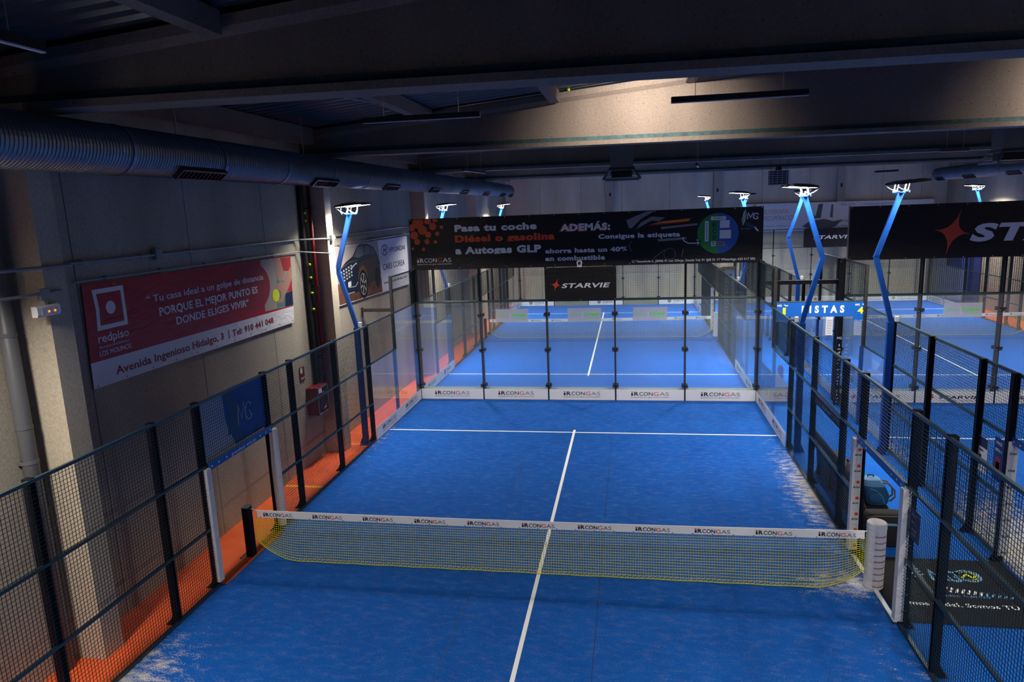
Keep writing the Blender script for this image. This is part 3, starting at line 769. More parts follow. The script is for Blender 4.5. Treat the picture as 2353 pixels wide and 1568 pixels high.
def stroke(b, pts, w, o, ux, uy, m=0, d=.002):
    """a ribbon of width w along pts with mitred joins, raised by d."""
    n = len(pts); closed = n > 3 and math.hypot(pts[0][0] - pts[-1][0], pts[0][1] - pts[-1][1]) < 1e-6
    P = pts[:-1] if closed else pts; n = len(P); Lp, Rp = [], []
    for i in range(n):
        p = P[i]; pv = P[i - 1] if (i or closed) else None; nx_ = P[(i + 1) % n] if (i < n - 1 or closed) else None
        ds = []
        for q0, q1 in ((pv, p), (p, nx_)):
            if q0 is not None and q1 is not None:
                l = math.hypot(q1[0] - q0[0], q1[1] - q0[1]) or 1; ds.append(((q1[0] - q0[0]) / l, (q1[1] - q0[1]) / l))
        ns = [(-v[1], v[0]) for v in ds]; ax, ay = sum(v[0] for v in ns), sum(v[1] for v in ns); l = math.hypot(ax, ay) or 1; ax, ay = ax / l, ay / l
        k = min(2.2, 1 / max(.3, ax * ns[0][0] + ay * ns[0][1])) * w / 2
        Lp.append((p[0] + ax * k, p[1] + ay * k)); Rp.append((p[0] - ax * k, p[1] - ay * k))
    for i in range(n if closed else n - 1):
        j = (i + 1) % n; b.prism([Rp[i], Rp[j], Lp[j], Lp[i]], o, ux, uy, d, m)
def mg(b, o, ux, uy, x, y, w, h, m=0, m2=None, sw=None):
    sw = sw or h * .13
    stroke(b, [(x, y), (x + .08 * w, y + h), (x + .28 * w, y + .25 * h), (x + .48 * w, y + h), (x + .54 * w, y)], sw, o, ux, uy, m)
    stroke(b, [(x + w * .77 + .23 * w * math.cos(a), y + h * .45 + h * .45 * math.sin(a)) for a in [.6 + .35 * k for k in range(15)]] + [(x + w * .80, y + .48 * h)], sw, o, ux, uy, m if m2 is None else m2)
mg(t, (-5.047, 0, 0), Y, Z, .08, 2.33, .46, .34, 0, None, .022)
t.build('logo', 'white_txt', r)

# ------------------------------------------------------------------ advert boards along the foot of the glass
def board(o, ux, label, grp, kind, w=1.97, back=False):
    """o = point at the left foot, ux = reading direction, board rises 0.33 m."""
    o = Vector(o); ux = Vector(ux); n = ux.cross(Vector(Z)).normalized()
    c = o + ux * w / 2
    r = thing('advert_board', c, label, 'advertising board', grp)
    MB().prism([(0.01, .012), (w - .01, .012), (w - .01, .335), (0.01, .335)], o, ux, Z, .004).build('board', 'white', r)
    t = MB(); p = o + n * .0045
    if kind == 'gas':
        logo_text(t, p, ux, Z, .44, .155, 1.09, .115, 'Expertos en gas automoción')
        t.build('lettering', ['black_txt', 'red_txt', 'grey_txt'], r)
    elif kind == 'star':
        star(t, p, ux, Z, .40, .17, .12, .13, 1)
        t.text('STARVIE', p, ux, Z, .58, .13, 1.0, .085, 0, .02, .35); t.text('PADEL IN MOTION', p, ux, Z, .62, .06, .9, .03, 2)
        t.build('lettering', ['black_txt', 'red_txt', 'grey_txt'], r)
    elif kind == 'fisio':
        t.prism(circ(.28, .17, .09, 6), p, ux, Z, .003, 1)
        t.text('FISIOTERAPIA', p, ux, Z, .5, .19, 1.1, .09, 1, .01); t.text('Y RECUPERACIÓN', p, ux, Z, .5, .06, 1.15, .09, 0, .01)
        t.build('lettering', ['grey_txt', 'gold_txt'], r)
    else:
        t.prism([(.5, .27), (.5, .15), (.6, .07), (.7, .15), (.7, .27)], p, ux, Z, .003, 0)
        t.text('CHECK', p, ux, Z, .8, .15, .6, .10, 0, .02); t.text('www', p, ux, Z, .8, .06, .3, .05, 0)
        t.build('lettering', ['grey_txt'], r)
    return r
def star(b, o, ux, uy, x, y, rx, ry, m):
    pts = []
    for k in range(4):
        a = PI / 2 * k + .25
        pts.append((math.cos(a) * (rx if k % 2 == 0 else rx), math.sin(a) * ry, 1)); 
    # concave four-pointed star, slightly leaning
    tips = [(x + .95 * rx, y - .10 * ry), (x + .42 * rx, y + ry), (x - rx, y + .12 * ry), (x - .25 * rx, y - ry)]
    poly = []
    for k in range(4):
        p, q = tips[k], tips[(k + 1) % 4]
        for s in range(5):
            u = s / 5; mx, my = (1 - u) ** 2 * p[0] + 2 * u * (1 - u) * (x + .02 * rx) + u * u * q[0], (1 - u) ** 2 * p[1] + 2 * u * (1 - u) * y + u * u * q[1]
            poly.append((mx, my))
    # draw as fan of convex quads around the centre
    for k in range(len(poly)):
        p, q = poly[k], poly[(k + 1) % len(poly)]
        b.prism([(x, y), p, q], o, ux, uy, .003, m)
ordw = ['first', 'second', 'third', 'fourth', 'fifth']
for i in range(5):
    board((-5 + 2 * i + .015, 9.990, 0), X, 'white gas-fitter board at the foot of the glass end wall, %s from the panel wall' % ordw[i], 'white boards under the glass', 'gas')
board((-4.990, 6.06, 0), Y, 'white gas-fitter board on the walkway side glass, the one nearer the net', 'white boards under the glass', 'gas', 1.92)
board((-4.990, 8.0, 0), Y, 'white gas-fitter board on the walkway side glass, the one in the corner', 'white boards under the glass', 'gas')
board((4.990, 9.97, 0), NY, 'white gas-fitter board on the corridor side glass, the one in the corner', 'white boards under the glass', 'gas')
board((4.990, 8.0, 0), NY, 'white gas-fitter board on the corridor side glass, the one nearer the net', 'white boards under the glass', 'gas', 1.92)
for i in range(5):
    board((7.2 + 2 * i + .015, 9.990, 0), X, 'white red-star board under the far banner, %s from the corridor' % ordw[i], 'white red-star boards', 'star')
board((7.21, 8.0, 0), Y, 'white red-star board on the glass across the corridor, the one in the corner', 'white red-star boards', 'star')
board((7.21, 6.06, 0), Y, 'white red-star board on the glass across the corridor, the one nearer the bench', 'white red-star boards', 'star', 1.92)
for i in range(5):
    board((5 - 2 * i - .015, 10.230, 0), NX, 'pale-backed board on the second glass wall above gas board %s' % ordw[4 - i], 'boards of the far courts', 'shield')
    board((17.2 - 2 * i - .015, 10.230, 0), NX, 'pale-backed board on the second glass wall above star board %s' % ordw[4 - i], 'boards of the far courts', 'fisio')
for i in (0, 2, 4):
    board((-5 + 2 * i + .015, 30.210, 0), X, 'white shield board at the far end behind the glass, %s from panel wall' % ordw[i], 'boards of the far courts', 'shield')
for i in range(5):
    board((7.2 + 2 * i + .015, 30.210, 0), X, 'white physiotherapy board at the far end of the farthest court, %s from corridor' % ordw[i], 'boards of the far courts', 'fisio')
sides = [((-4.990, 10.25, 0), Y, 'first'), ((-4.990, 12.22, 0), Y, 'second'), ((4.990, 12.22, 0), NY, 'first'), ((4.990, 14.16, 0), NY, 'second')]
board((-4.990, 10.25, 0), Y, 'white shield board behind the glass in the walkway corner', 'boards of the far courts', 'shield')
board((-4.990, 12.22, 0), Y, 'white shield board behind the glass along the walkway, farther from the corner', 'boards of the far courts', 'shield')
board((4.990, 12.22, 0), NY, 'white shield board behind the glass in the corridor corner', 'boards of the far courts', 'shield')
board((4.990, 14.16, 0), NY, 'white shield board behind the glass along the corridor, farther from the corner', 'boards of the far courts', 'shield')
board((7.21, 10.25, 0), Y, 'white physiotherapy board behind the black lettered post, in the corner', 'boards of the far courts', 'fisio')
board((7.21, 12.22, 0), Y, 'white physiotherapy board behind the black lettered post, farther along', 'boards of the far courts', 'fisio')
for yy in (26.3, 28.2):
    board((-4.990, yy, 0), Y, 'far white shield board on the walkway side glass, ' + ('nearer one' if yy < 27 else 'corner one'), 'boards of the far courts', 'shield')
    board((4.990, yy + 1.97, 0), NY, 'far white shield board on the corridor side glass, ' + ('nearer one' if yy < 27 else 'corner one'), 'boards of the far courts', 'shield')
    board((17.19, yy + 1.97, 0), NY, 'far white physiotherapy board on the outer side glass, ' + ('nearer one' if yy < 27 else 'corner one'), 'boards of the far courts', 'fisio')

# frosted stickers on the glass
def sticker(x, w, label):
    r = thing('glass_sticker', (x + w / 2, 9.996, 2.4), label, 'sticker', 'frosted stickers on the glass')
    MB().box(x, x + w, 9.9945, 9.997, 2.40, 2.79).build('film', 'film', r)
    t = MB(); o = (x, 9.994, 2.40)
    t.text('Life Is On', o, X, Z, .05, .17, .30 * w, .085, 0, -.004, d=.001); t.text('Schneider', o, X, Z, .49 * w, .17, .46 * w, .10, 0, .03, d=.001); t.text('Electric', o, X, Z, .66 * w, .08, .28 * w, .05, 0, 0, d=.001)
    t.prism([(.44 * w, .08), (.445 * w, .08), (.445 * w, .30), (.44 * w, .30)], o, X, Z, .001, 1)
    t.build('lettering', ['green_txt', 'white_txt'], r)
sticker(-2.52, .97, 'frosted sticker with green lettering on the second pane from the panel wall')
sticker(-.37, .97, 'frosted sticker with green lettering on the middle pane, under the hanging star banner')
sticker(1.52, .97, 'frosted sticker with green lettering on the fourth pane from the panel wall')
sticker(9.76, .95, 'frosted sticker with green lettering on the glass across the corridor')

# ------------------------------------------------------------------ banners
YB = 9.945
def flat_banner(name, x0, x1, y, z0, z1, m, label, rope=True):
    r = thing(name, ((x0 + x1) / 2, y, z0), label, 'banner')
    MB().box(x0, x1, y, y + .006, z0, z1).build('sheet', m, r)
    e = MB(); n = max(2, int((x1 - x0) / .7))
    for i in range(n + 1):
        for z in (z0 + .03, z1 - .03):
            e.prism(circ(x0 + .04 + (x1 - x0 - .08) * i / n, z, .014, 8), (0, y - .0005, 0), X, Z, .002)
    e.build('eyelet', 'bolt', r)
    return r
r = flat_banner('large_banner', -5.02, 5.05, YB, 4.03, 5.53, 'ban_black', 'long black autogas banner with white and orange lettering above the glass end wall')
O = (0, YB - .001, 0); t = MB()
def TX(s, x0, z0, x1, h, m, bold=.02, sh=0.0): MB().text(s, O, X, Z, x0, z0, x1 - x0, h, m, bold, sh).build('lettering', ['white_txt', 'orange_txt'], r)
TX('Pasa tu coche', -3.64, 5.13, -1.2, .185, 0, .055); TX('Diésel o gasolina', -3.64, 4.82, -.69, .19, 1, .055); TX('a Autogas GLP', -3.65, 4.47, -1.09, .20, 0, .055)
TX('ahorra hasta un 40%', -.97, 4.42, 1.36, .125, 0, .045); TX('en combustible', -.98, 4.20, .74, .13, 0, .045)
t.text('ADEMÁS:', (0.0, YB - .0005, 0), X, Z, -.56, 5.02, 1.45, .19, 1, .03); TX('ADEMÁS:', -.51, 5.045, .90, .19, 0, .05)
TX('Consigue la etiqueta', .56, 4.79, 2.83, .125, 0, .045)
TX('C/ Tecnología 6, 28906 Pl. Los Olivos, Getafe Tel: 91 468 31 17 WhatsApp: 623 517 582', 1.5, 4.085, 4.86, .062, 0, .02)
t.build('lettering', ['white_txt', 'orange_txt'], r)
t = MB()
logo_text(t, O, X, Z, -4.84, 4.24, 1.05, .13, 'Expertos en gas automoción'); t.build('logo', ['white_txt', 'orange_txt', 'white_txt'], r)
t = MB()
for cx, cz, q in ((-4.75, 5.42, .20), (-4.45, 5.47, .12), (-4.22, 5.49, .09), (-4.95, 5.28, .12), (-4.62, 5.20, .16), (-4.30, 5.30, .125), (-4.03, 5.27, .06), (-4.88, 5.05, .14), (-4.45, 5.06, .11), (-4.17, 5.08, .075), (-4.80, 4.86, .105), (-4.50, 4.86, .095), (-4.24, 4.84, .06), (-4.95, 4.66, .05), (-4.62, 4.63, .06)):
    t.prism([(max(-5.0, min(p[0], 5)), min(p[1], 5.51)) for p in circ(cx, cz, q * .86, 16)], O, X, Z, .002 + .04 * q * .02)
t.build('dot_pattern', 'orange_txt', r)
t = MB()   # printed photograph of a dark car's tail
t.prism([(1.35, 5.28), (1.9, 5.50), (2.15, 5.52), (1.75, 5.30), (1.50, 5.05), (1.42, 5.06)], O, X, Z, .0015, 3)
t.prism([(1.62, 5.02), (2.05, 5.25), (2.25, 5.22), (2.42, 5.32), (2.05, 5.36), (1.75, 5.2)], O, X, Z, .0015, 3)
t.prism([(1.95, 5.11), (2.25, 5.22), (3.15, 5.29), (3.05, 5.18), (2.4, 5.13)], O, X, Z, .002, 0)
t.prism([(2.08, 5.155), (2.4, 5.205), (3.10, 5.25), (3.05, 5.215), (2.4, 5.17)], O, X, Z, .003, 1)
t.prism([(2.3, 5.06), (3.3, 5.13), (3.3, 5.08), (2.32, 5.0)], O, X, Z, .0015, 3)
t.prism([(2.2, 4.72), (3.0, 4.76), (3.0, 4.70), (2.25, 4.66)], O, X, Z, .0015, 3)
stroke(t, [(2.9, 4.76), (2.93, 4.66), (3.05, 4.59), (3.22, 4.58), (3.36, 4.61)], .025, O, X, Z, 2); stroke(t, [(3.28, 4.68), (3.38, 4.62), (3.30, 4.54)], .025, O, X, Z, 2)
stroke(t, [(2.1, 4.20), (2.42, 4.42)], .015, O, X, Z, 3); stroke(t, [(2.88, 4.22), (2.92, 4.44)], .015, O, X, Z, 3)
stroke(t, circ(2.55, 4.30, .16, 20) + [(2.55 + .16, 4.30)], .008, O, X, Z, 3); stroke(t, [(1.5, 4.7), (1.42, 4.55), (1.5, 4.4)], .012, O, X, Z, 3)
t.build('car_print', ['photo_red', 'yellow', 'white_txt', 'grey_txt'], r)
t = MB(); cx, cz = 3.85, 4.835
t.prism(circ(cx, cz, .555, 26, PI / 2, PI * 1.5), O, X, Z, .002, 0); t.prism(circ(cx, cz, .555, 26, -PI / 2, PI / 2), O, X, Z, .002, 1)
O2 = (0, YB - .0035, 0)
for q, mm in (((3.66, 5.20, 4.06, 5.30), 2), ((3.50, 4.62, 3.60, 5.18), 2), ((3.90, 4.98, 4.16, 5.19), 2), ((3.90, 4.69, 4.20, 4.92), 2), ((3.67, 4.49, 3.79, 4.62), 2), ((3.79, 4.49, 4.05, 4.62), 4)):
    t.prism([(q[0], q[1]), (q[2], q[1]), (q[2], q[3]), (q[0], q[3])], O2, X, Z, .002, mm)
O3 = (0, YB - .006, 0)
for k in range(11): t.prism([(3.53, 4.66 + k * .045), (3.57, 4.66 + k * .045), (3.57, 4.68 + k * .045), (3.53, 4.68 + k * .045)], O3, X, Z, .001, 3)
for ch, z in (('E', 5.02), ('C', 4.85), ('O', 4.67)): t.text(ch, O3, X, Z, 3.70, z, .10, .12, 3, .03)
t.text('EURO', O3, X, Z, 3.75, 5.225, .22, .05, 3); t.text('DGT', O3, X, Z, 3.83, 4.52, .18, .06, 3, .03)
stroke(t, [(3.69, 4.53), (3.76, 4.53), (3.71, 4.59), (3.77, 4.60)], .02, O3, X, Z, 1)
t.build('emission_badge', ['green_ink', 'eco_blue', 'white_txt', 'black_txt', 'grey_txt'], r)
def club_logo(t, o, ux, uy, x, y, s, m0, m1, m2):
    """racket made of slanting strokes with the two club initials."""
    for k in range(8):
        a = .34 - .035 * abs(k - 3); stroke(t, [(x - .05 * s + .02 * s * abs(k - 4), y + (.62 - .085 * k) * s), (x + a * s * .62, y + (.86 - .085 * k) * s)], .028 * s, o, ux, uy, m0)
    for k in range(7): stroke(t, [(x + (.12 + .075 * k) * s, y + (.02 - .03 * k) * s), (x + (.27 + .075 * k) * s, y + (.20 - .045 * k) * s)], .03 * s, o, ux, uy, m2)
    stroke(t, [(x + .62 * s, y - .08 * s), (x + .80 * s, y - .30 * s)], .07 * s, o, ux, uy, m0)
    mg(t, o, ux, uy, x + .24 * s, y + .34 * s, .58 * s, .32 * s, m0, m1, .05 * s)
t = MB(); club_logo(t, O, X, Z, 4.50, 5.02, .52, 0, 0, 2); t.text('Indoor Padel Club', O, X, Z, 4.46, 4.93, .25, .02, 0)
t.build('club_logo', ['white_txt', 'gold_txt', 'eco_blue'], r)

r = flat_banner('hanging_banner', -1.0, 1.05, 9.93, 3.02, 4.0, 'ban_black', 'small black banner with red star and white wordmark below the long banner')
t = MB(); o = (0, 9.929, 0); star(t, o, X, Z, -.69, 3.49, .15, .19, 1); t.text('STARVIE', o, X, Z, -.53, 3.40, 1.36, .135, 0, .025, .38)
t.build('logo', ['white_txt', 'red_txt'], r)

r = flat_banner('star_banner', 7.26, 17.2, YB, 4.0, 5.43, 'ban_black', 'long black banner with large red star across the corridor')
t = MB(); star(t, O, X, Z, 9.80, 4.68, .46, .60, 1); t.text('STARVIE', O, X, Z, 10.22, 4.44, 4.6, .44, 0, .045, .38)
t.build('logo', ['white_txt', 'red_txt'], r)
MB().tube([(7.24, YB + .003, 4.0), (7.24, YB + .003, 5.45)], .019, 8).build('side_pole', 'conduit', r)

# dome camera
r = thing('dome_camera', (0.01, 9.9, 4.04), 'white dome camera in front of the long black banner', 'camera')
MB().tube([(0.01, 9.925, 4.12), (0.01, 9.865, 4.12)], [.085, .08], 18).box(-.06, .08, 9.89, 9.925, 4.0, 4.06).build('housing', 'white', r)
MB().sphere((0.01, 9.86, 4.11), .045, sy=.8).build('dome', 'navy_txt', r)

# red estate-agent banner on the panel wall
XB = XL + .03
r = thing('red_banner', (XB, 1.15, 3.4), 'red and white estate agent banner with printed hand and ball on the panel wall', 'banner')
MB().prism([(-1.86, 3.46), (4.13, 3.42), (4.25, 4.90), (-1.80, 4.93)], (XB, 0, 0), Y, Z, .006).build('sheet', 'ban_red', r)
Ob = (XB + .006, 0, 0)
t = MB(); t.prism([(-1.86, 3.46), (4.13, 3.42), (4.17, 3.78), (-1.85, 3.83)], Ob, Y, Z, .002); t.build('white_strip', 'ban_white', r)
t = MB()
stroke(t, [(-1.60, 4.285), (-1.05, 4.285), (-1.05, 4.805), (-1.60, 4.805), (-1.575, 4.56), (-1.60, 4.285)], .065, Ob, Y, Z)
t.prism(circ(-1.32, 4.55, .095, 24), Ob, Y, Z, .002)
t.text('redpiso', Ob, Y, Z, -1.65, 4.08, .62, .13, 0, .01); t.text('Servicios Inmobiliarios', Ob, Y, Z, -1.65, 4.0, .60, .035, 0); t.text('LOS MOLINOS', Ob, Y, Z, -1.66, 3.89, .64, .075, 0, .01)
t.build('logo', 'white_txt', r)
for q in (('“ Tu casa ideal a un golpe de distancia', -.55, 4.50, 3.55, .115, .008), ('PORQUE EL MEJOR PUNTO ES', -.29, 4.26, 3.02, .135, .022), ('DONDE ELIGES VIVIR”', .10, 4.05, 2.25, .13, .022)):
    MB().text(q[0], Ob, Y, Z, q[1], q[2], q[3], q[4], 0, q[5]).build('slogan', 'white_txt', r)
Os = (XB + .0085, 0, 0)
t = MB(); t.text('Avenida Ingenioso Hidalgo, 3', Os, Y, Z, -1.40, 3.565, 2.78, .125, 0, .015); t.text('|', Os, Y, Z, 1.55, 3.58, .02, .13, 0); t.text('Tel: 910 441 048', Os, Y, Z, 1.68, 3.56, 1.55, .12, 0, .02)
t.build('address', 'dkred_txt', r)
t = MB()   # printed photo: shirt, court, navy shorts, red sleeve, arm, hand, racket, ball
t.prism([(2.95, 3.84), (4.16, 3.80), (4.22, 4.88), (2.95, 4.9)], Ob, Y, Z, .0008, 1)
t.prism([(3.45, 3.84), (3.95, 3.82), (3.98, 4.35), (3.55, 4.45)], Ob, Y, Z, .002, 2)
t.prism([(3.80, 3.82), (4.16, 3.81), (4.18, 4.12), (3.86, 4.10)], Ob, Y, Z, .0028, 3)
t.prism([(3.86, 4.12), (4.18, 4.12), (4.20, 4.38), (3.98, 4.38)], Ob, Y, Z, .0028, 4)
t.prism([(3.80, 4.60), (4.21, 4.56), (4.23, 4.87), (3.74, 4.88)], Ob, Y, Z, .0024, 4)
t.prism([(3.52, 4.87), (3.78, 4.88), (3.90, 4.50), (3.70, 4.36), (3.56, 4.45)], Ob, Y, Z, .003, 0)
t.prism([(4.20, 4.66), (4.21, 4.40), (4.0, 4.18), (3.80, 4.05), (3.70, 3.92), (3.48, 3.94), (3.50, 4.0), (3.66, 4.03), (3.68, 4.16), (3.60, 4.20), (3.44, 4.22), (3.46, 4.30), (3.62, 4.36), (3.86, 4.36), (4.02, 4.52)], Ob, Y, Z, .0036, 0)
t.prism(circ(3.44, 4.11, .15, 18, ry=.135), Ob, Y, Z, .0042, 5)
t.prism([(2.0, 4.88), (2.0, 4.0)] + circ(2.42, 4.38, .82, 22, -1.15, 1.2, .53), Ob, Y, Z, .0013, 6)
t.build('photo_print', ['photo_skin', 'photo_pale', 'photo_teal', 'photo_navy', 'photo_red', 'lime_txt', 'dkred_txt'], r)
e = MB()
for i in range(11):
    for z in (3.49, 4.88): e.prism(circ(-1.78 + i * .585, z - .004 * i * .5, .014, 8), (XB + .0095, 0, 0), Y, Z, .002)
e.build('eyelet', 'grey_txt', r)

# car dealer banner
r = thing('car_banner', (XB, 9.6, 3.4), 'white and brown car dealer banner with printed dark car on the panel wall', 'banner')
MB().prism([(6.62, 3.42), (12.48, 3.34), (12.50, 4.96), (6.62, 4.94)], (XB, 0, 0), Y, Z, .006).build('sheet', 'ban_white', r)
t = MB(); A = lambda pts, m, d=.001: t.prism(pts, Ob, Y, Z, d, m)
A([(6.64, 3.44), (9.86, 3.40), (9.74, 4.94), (6.64, 4.92)], 0, .0008)          # sky
A([(6.64, 3.44), (9.86, 3.40), (9.83, 3.85), (6.64, 3.98)], 1, .0014)          # earth
A([(6.86, 3.78), (6.82, 4.12), (6.9, 4.35), (7.25, 4.50), (7.75, 4.62), (8.1, 4.86), (8.35, 4.93), (8.9, 4.90), (9.35, 4.78), (9.62, 4.55), (9.80, 4.30), (9.82, 3.92), (9.2, 3.80), (8.0, 3.62), (7.2, 3.66)], 2, .002)
A([(8.0, 3.64), (8.1, 4.3), (8.5, 4.42), (9.3, 4.40), (9.76, 4.28), (9.8, 3.95), (9.2, 3.82)], 3, .0026)
A([(7.85, 4.60), (8.15, 4.84), (8.55, 4.86), (8.58, 4.62), (8.2, 4.55)], 4, .003); A([(8.66, 4.62), (8.70, 4.85), (9.05, 4.80), (9.08, 4.60)], 4, .003); A([(9.14, 4.59), (9.13, 4.78), (9.38, 4.68), (9.45, 4.55)], 4, .003)
A(circ(8.40, 3.90, .36, 20, .2, PI - .2, .42), 5, .0032); A(circ(8.38, 3.80, .33, 22, ry=.40), 6, .0036); A(circ(9.55, 3.88, .22, 18, ry=.30), 6, .0036)
for k in range(6):
    a = k * PI / 3 + .3; stroke(t, [(8.38 + .05 * math.cos(a), 3.80 + .06 * math.sin(a)), (8.38 + .22 * math.cos(a), 3.80 + .29 * math.sin(a))], .045, Ob, Y, Z, 7, .0042)
stroke(t, circ(8.38, 3.80, .23, 20, ry=.30) + [(8.61, 3.80)], .02, Ob, Y, Z, 7, .0042)
for rr in range(4):
    for cc in range(5): A([(6.88 + cc * .17, 3.98 + rr * .085 + cc * .03), (6.98 + cc * .17, 3.985 + rr * .085 + cc * .03), (6.95 + cc * .17, 4.03 + rr * .085 + cc * .03), (6.86 + cc * .17, 4.025 + rr * .085 + cc * .03)], 7, .0034)
stroke(t, [(7.55, 4.30), (7.95, 4.42), (8.02, 4.40)], .04, Ob, Y, Z, 7, .0036); stroke(t, [(7.35, 3.82), (7.8, 3.80), (8.0, 3.9)], .02, Ob, Y, Z, 7, .0036); stroke(t, [(7.2, 3.66), (7.7, 3.66)], .02, Ob, Y, Z, 7, .0036)
A([(7.30, 3.83), (7.50, 3.84), (7.52, 3.98), (7.31, 3.96)], 8, .0038); A([(8.62, 4.52), (8.82, 4.53), (8.84, 4.62), (8.66, 4.61)], 2, .0042)
stroke(t, [(6.92, 4.36), (7.5, 4.48), (8.1, 4.50)], .018, Ob, Y, Z, 5, .003); stroke(t, [(8.15, 4.36), (8.7, 4.44), (9.5, 4.40)], .015, Ob, Y, Z, 5, .0032)
t.build('car_print', ['photo_sky', 'photo_brown', 'photo_body', 'photo_body2', 'photo_glass', 'photo_bronze', 'black_txt', 'photo_chrome', 'white_txt'], r)
t = MB(); stroke(t, circ(10.30, 4.63, .29, 24, ry=.15) + [(10.59, 4.63)], .035, Ob, Y, Z, 0)
stroke(t, [(10.16, 4.54), (10.26, 4.73)], .05, Ob, Y, Z, 0); stroke(t, [(10.36, 4.53), (10.46, 4.72)], .05, Ob, Y, Z, 0); stroke(t, [(10.21, 4.61), (10.41, 4.65)], .04, Ob, Y, Z, 0)
t.text('HYUNDAI', Ob, Y, Z, 10.74, 4.53, 1.5, .16, 0, .02); t.text('CARS COREA', Ob, Y, Z, 10.04, 4.03, 2.08, .19, 0, .005); t.text('www.carscorea.com', Ob, Y, Z, 10.04, 3.60, 2.2, .10, 0)
t.build('lettering', 'navy_txt', r)

# physiotherapy banner on the end wall
yb = YF - .30; UX, UZ = (.977, 0, 0), (0, 0, .977); OB = (1.485 * .023, yb, 5.74 * .023)
r = thing('white_banner', (13, yb, 3.7), 'long white physiotherapy banner high on the end wall', 'banner')
MB().prism([(7.75, 3.84), (18.1, 3.74), (18.15, 5.35), (7.75, 5.44)], OB, UX, UZ, .008).build('sheet', 'ban_white', r)
t = MB(); o = (OB[0], yb - .009, OB[2])
t.text('FISIOTERAPIA', o, UX, UZ, 8.78, 4.82, 1.66, .27, 1, -.005); t.text('Y RECUPERACIÓN', o, UX, UZ, 8.80, 4.46, 2.05, .27, 0, -.005); t.text('C/ Centro I, 84 Local 3, 1ª planta, Leganés', o, UX, UZ, 8.2, 4.09, 2.65, .10, 0, .01)
t.text('PIDE CITA', o, UX, UZ, 13.26, 5.18, .75, .10, 0, .02); t.text('• Fisioterapia deportiva', o, UX, UZ, 14.4, 5.17, 1.62, .09, 0, .01); t.text('9145', o, UX, UZ, 13.26, 4.24, .5, .12, 0, .02); t.text('www.cftfisio', o, UX, UZ, 12.75, 3.98, 1.1, .11, 0, .02)
t.prism([(8.3, 5.2), (8.8, 5.2), (8.55, 5.42)], o, UX, UZ, .003, 1)
t.build('lettering', ['grey_txt', 'gold_txt'], r)
t = MB(); t.prism([(11.2, 4.05), (11.6, 4.35), (12.4, 4.45), (12.9, 4.3), (13.4, 4.4), (13.0, 4.0), (12.4, 3.85), (11.6, 3.92)], o, UX, UZ, .003)
t.prism([(11.9, 4.5), (12.05, 5.3), (12.3, 5.3), (12.2, 4.5)], o, UX, UZ, .003); t.prism([(12.7, 4.55), (12.75, 5.25), (12.85, 5.25), (12.85, 4.5)], o, UX, UZ, .003); t.prism([(11.5, 4.45), (11.8, 4.75), (12.0, 4.5)], o, UX, UZ, .003)
t.build('figure_print', 'pvc', r)
r = flat_banner('hanging_banner', 10.75, 14.2, 30.185, 3.02, 4.02, 'ban_black', 'black banner with white wordmark on the farthest mesh, under the physiotherapy banner')
t = MB(); t.text('STARVIE', (0, 30.184, 0), X, Z, 11.25, 3.45, 1.95, .2, 0, .02, .38); t.build('logo', 'white_txt', r)

# ------------------------------------------------------------------ corridor sign and things in the corridor
r = thing('corridor_sign', (6.15, 8.0, 2.7), 'blue hanging sign over the corridor with white letters and two yellow numbers', 'sign')
MB().prism([(5.08, 2.66), (5.37, 2.66), (5.37, 2.78), (6.90, 2.78), (6.90, 2.66), (7.17, 2.66), (7.17, 3.14), (5.08, 3.14)], (0, 8.02, 0), X, Z, .03).build('panel', 'sign_blue', r)
t = MB(); o = (0, 7.989, 0)
t.text('P I S T A S', o, X, Z, 5.68, 2.885, 1.0, .175, 0, .045); t.text('1', o, X, Z, 5.23, 2.85, .07, .17, 1, .03); t.text('4', o, X, Z, 6.99, 2.85, .13, .17, 1, .03)
for x0 in (5.12, 6.95):
    t.text('MG', o, X, Z, x0 - .02, 3.05, .1, .045, 0, .03); stroke(t, [(x0 + .14, 3.09), (x0 + .20, 3.06), (x0 + .23, 3.075)], .02, o, X, Z, 0)
    t.text('padel indoor', o, X, Z, x0 - .03, 2.675, .24, .012, 0)
t.build('lettering', ['white_txt', 'lime_txt'], r)
MB().box(5.08, 7.17, 8.0, 8.05, 3.14, 3.17).build('hanger_bar', 'rail', r)

# lettered column at the far corner of the corridor
r = thing('lettered_post', (7.13, 9.81, 0), 'thick black post with stacked white letters at the corridor corner', 'post')
MB().box(7.03, 7.17, 9.76, 9.862, -0.004, 3.98).build('post', 'post', r)
t = MB(); o = (0, 9.759, 0); z = 1.86
for ch in 'MG Indoor Padel Club':
    if ch != ' ':
        w = .02 if ch in 'Il' else .065
        if ch == 'M': t.text('MG', o, X, Z, 7.04, z, .12, .07, 0, 0); z -= .0
        elif ch == 'G': pass
        else: t.text(ch, o, X, Z, 7.10 - w / 2, z, w, .065, 0, 0)
    if ch != 'M': z -= .10
t.build('lettering', 'white_txt', r)

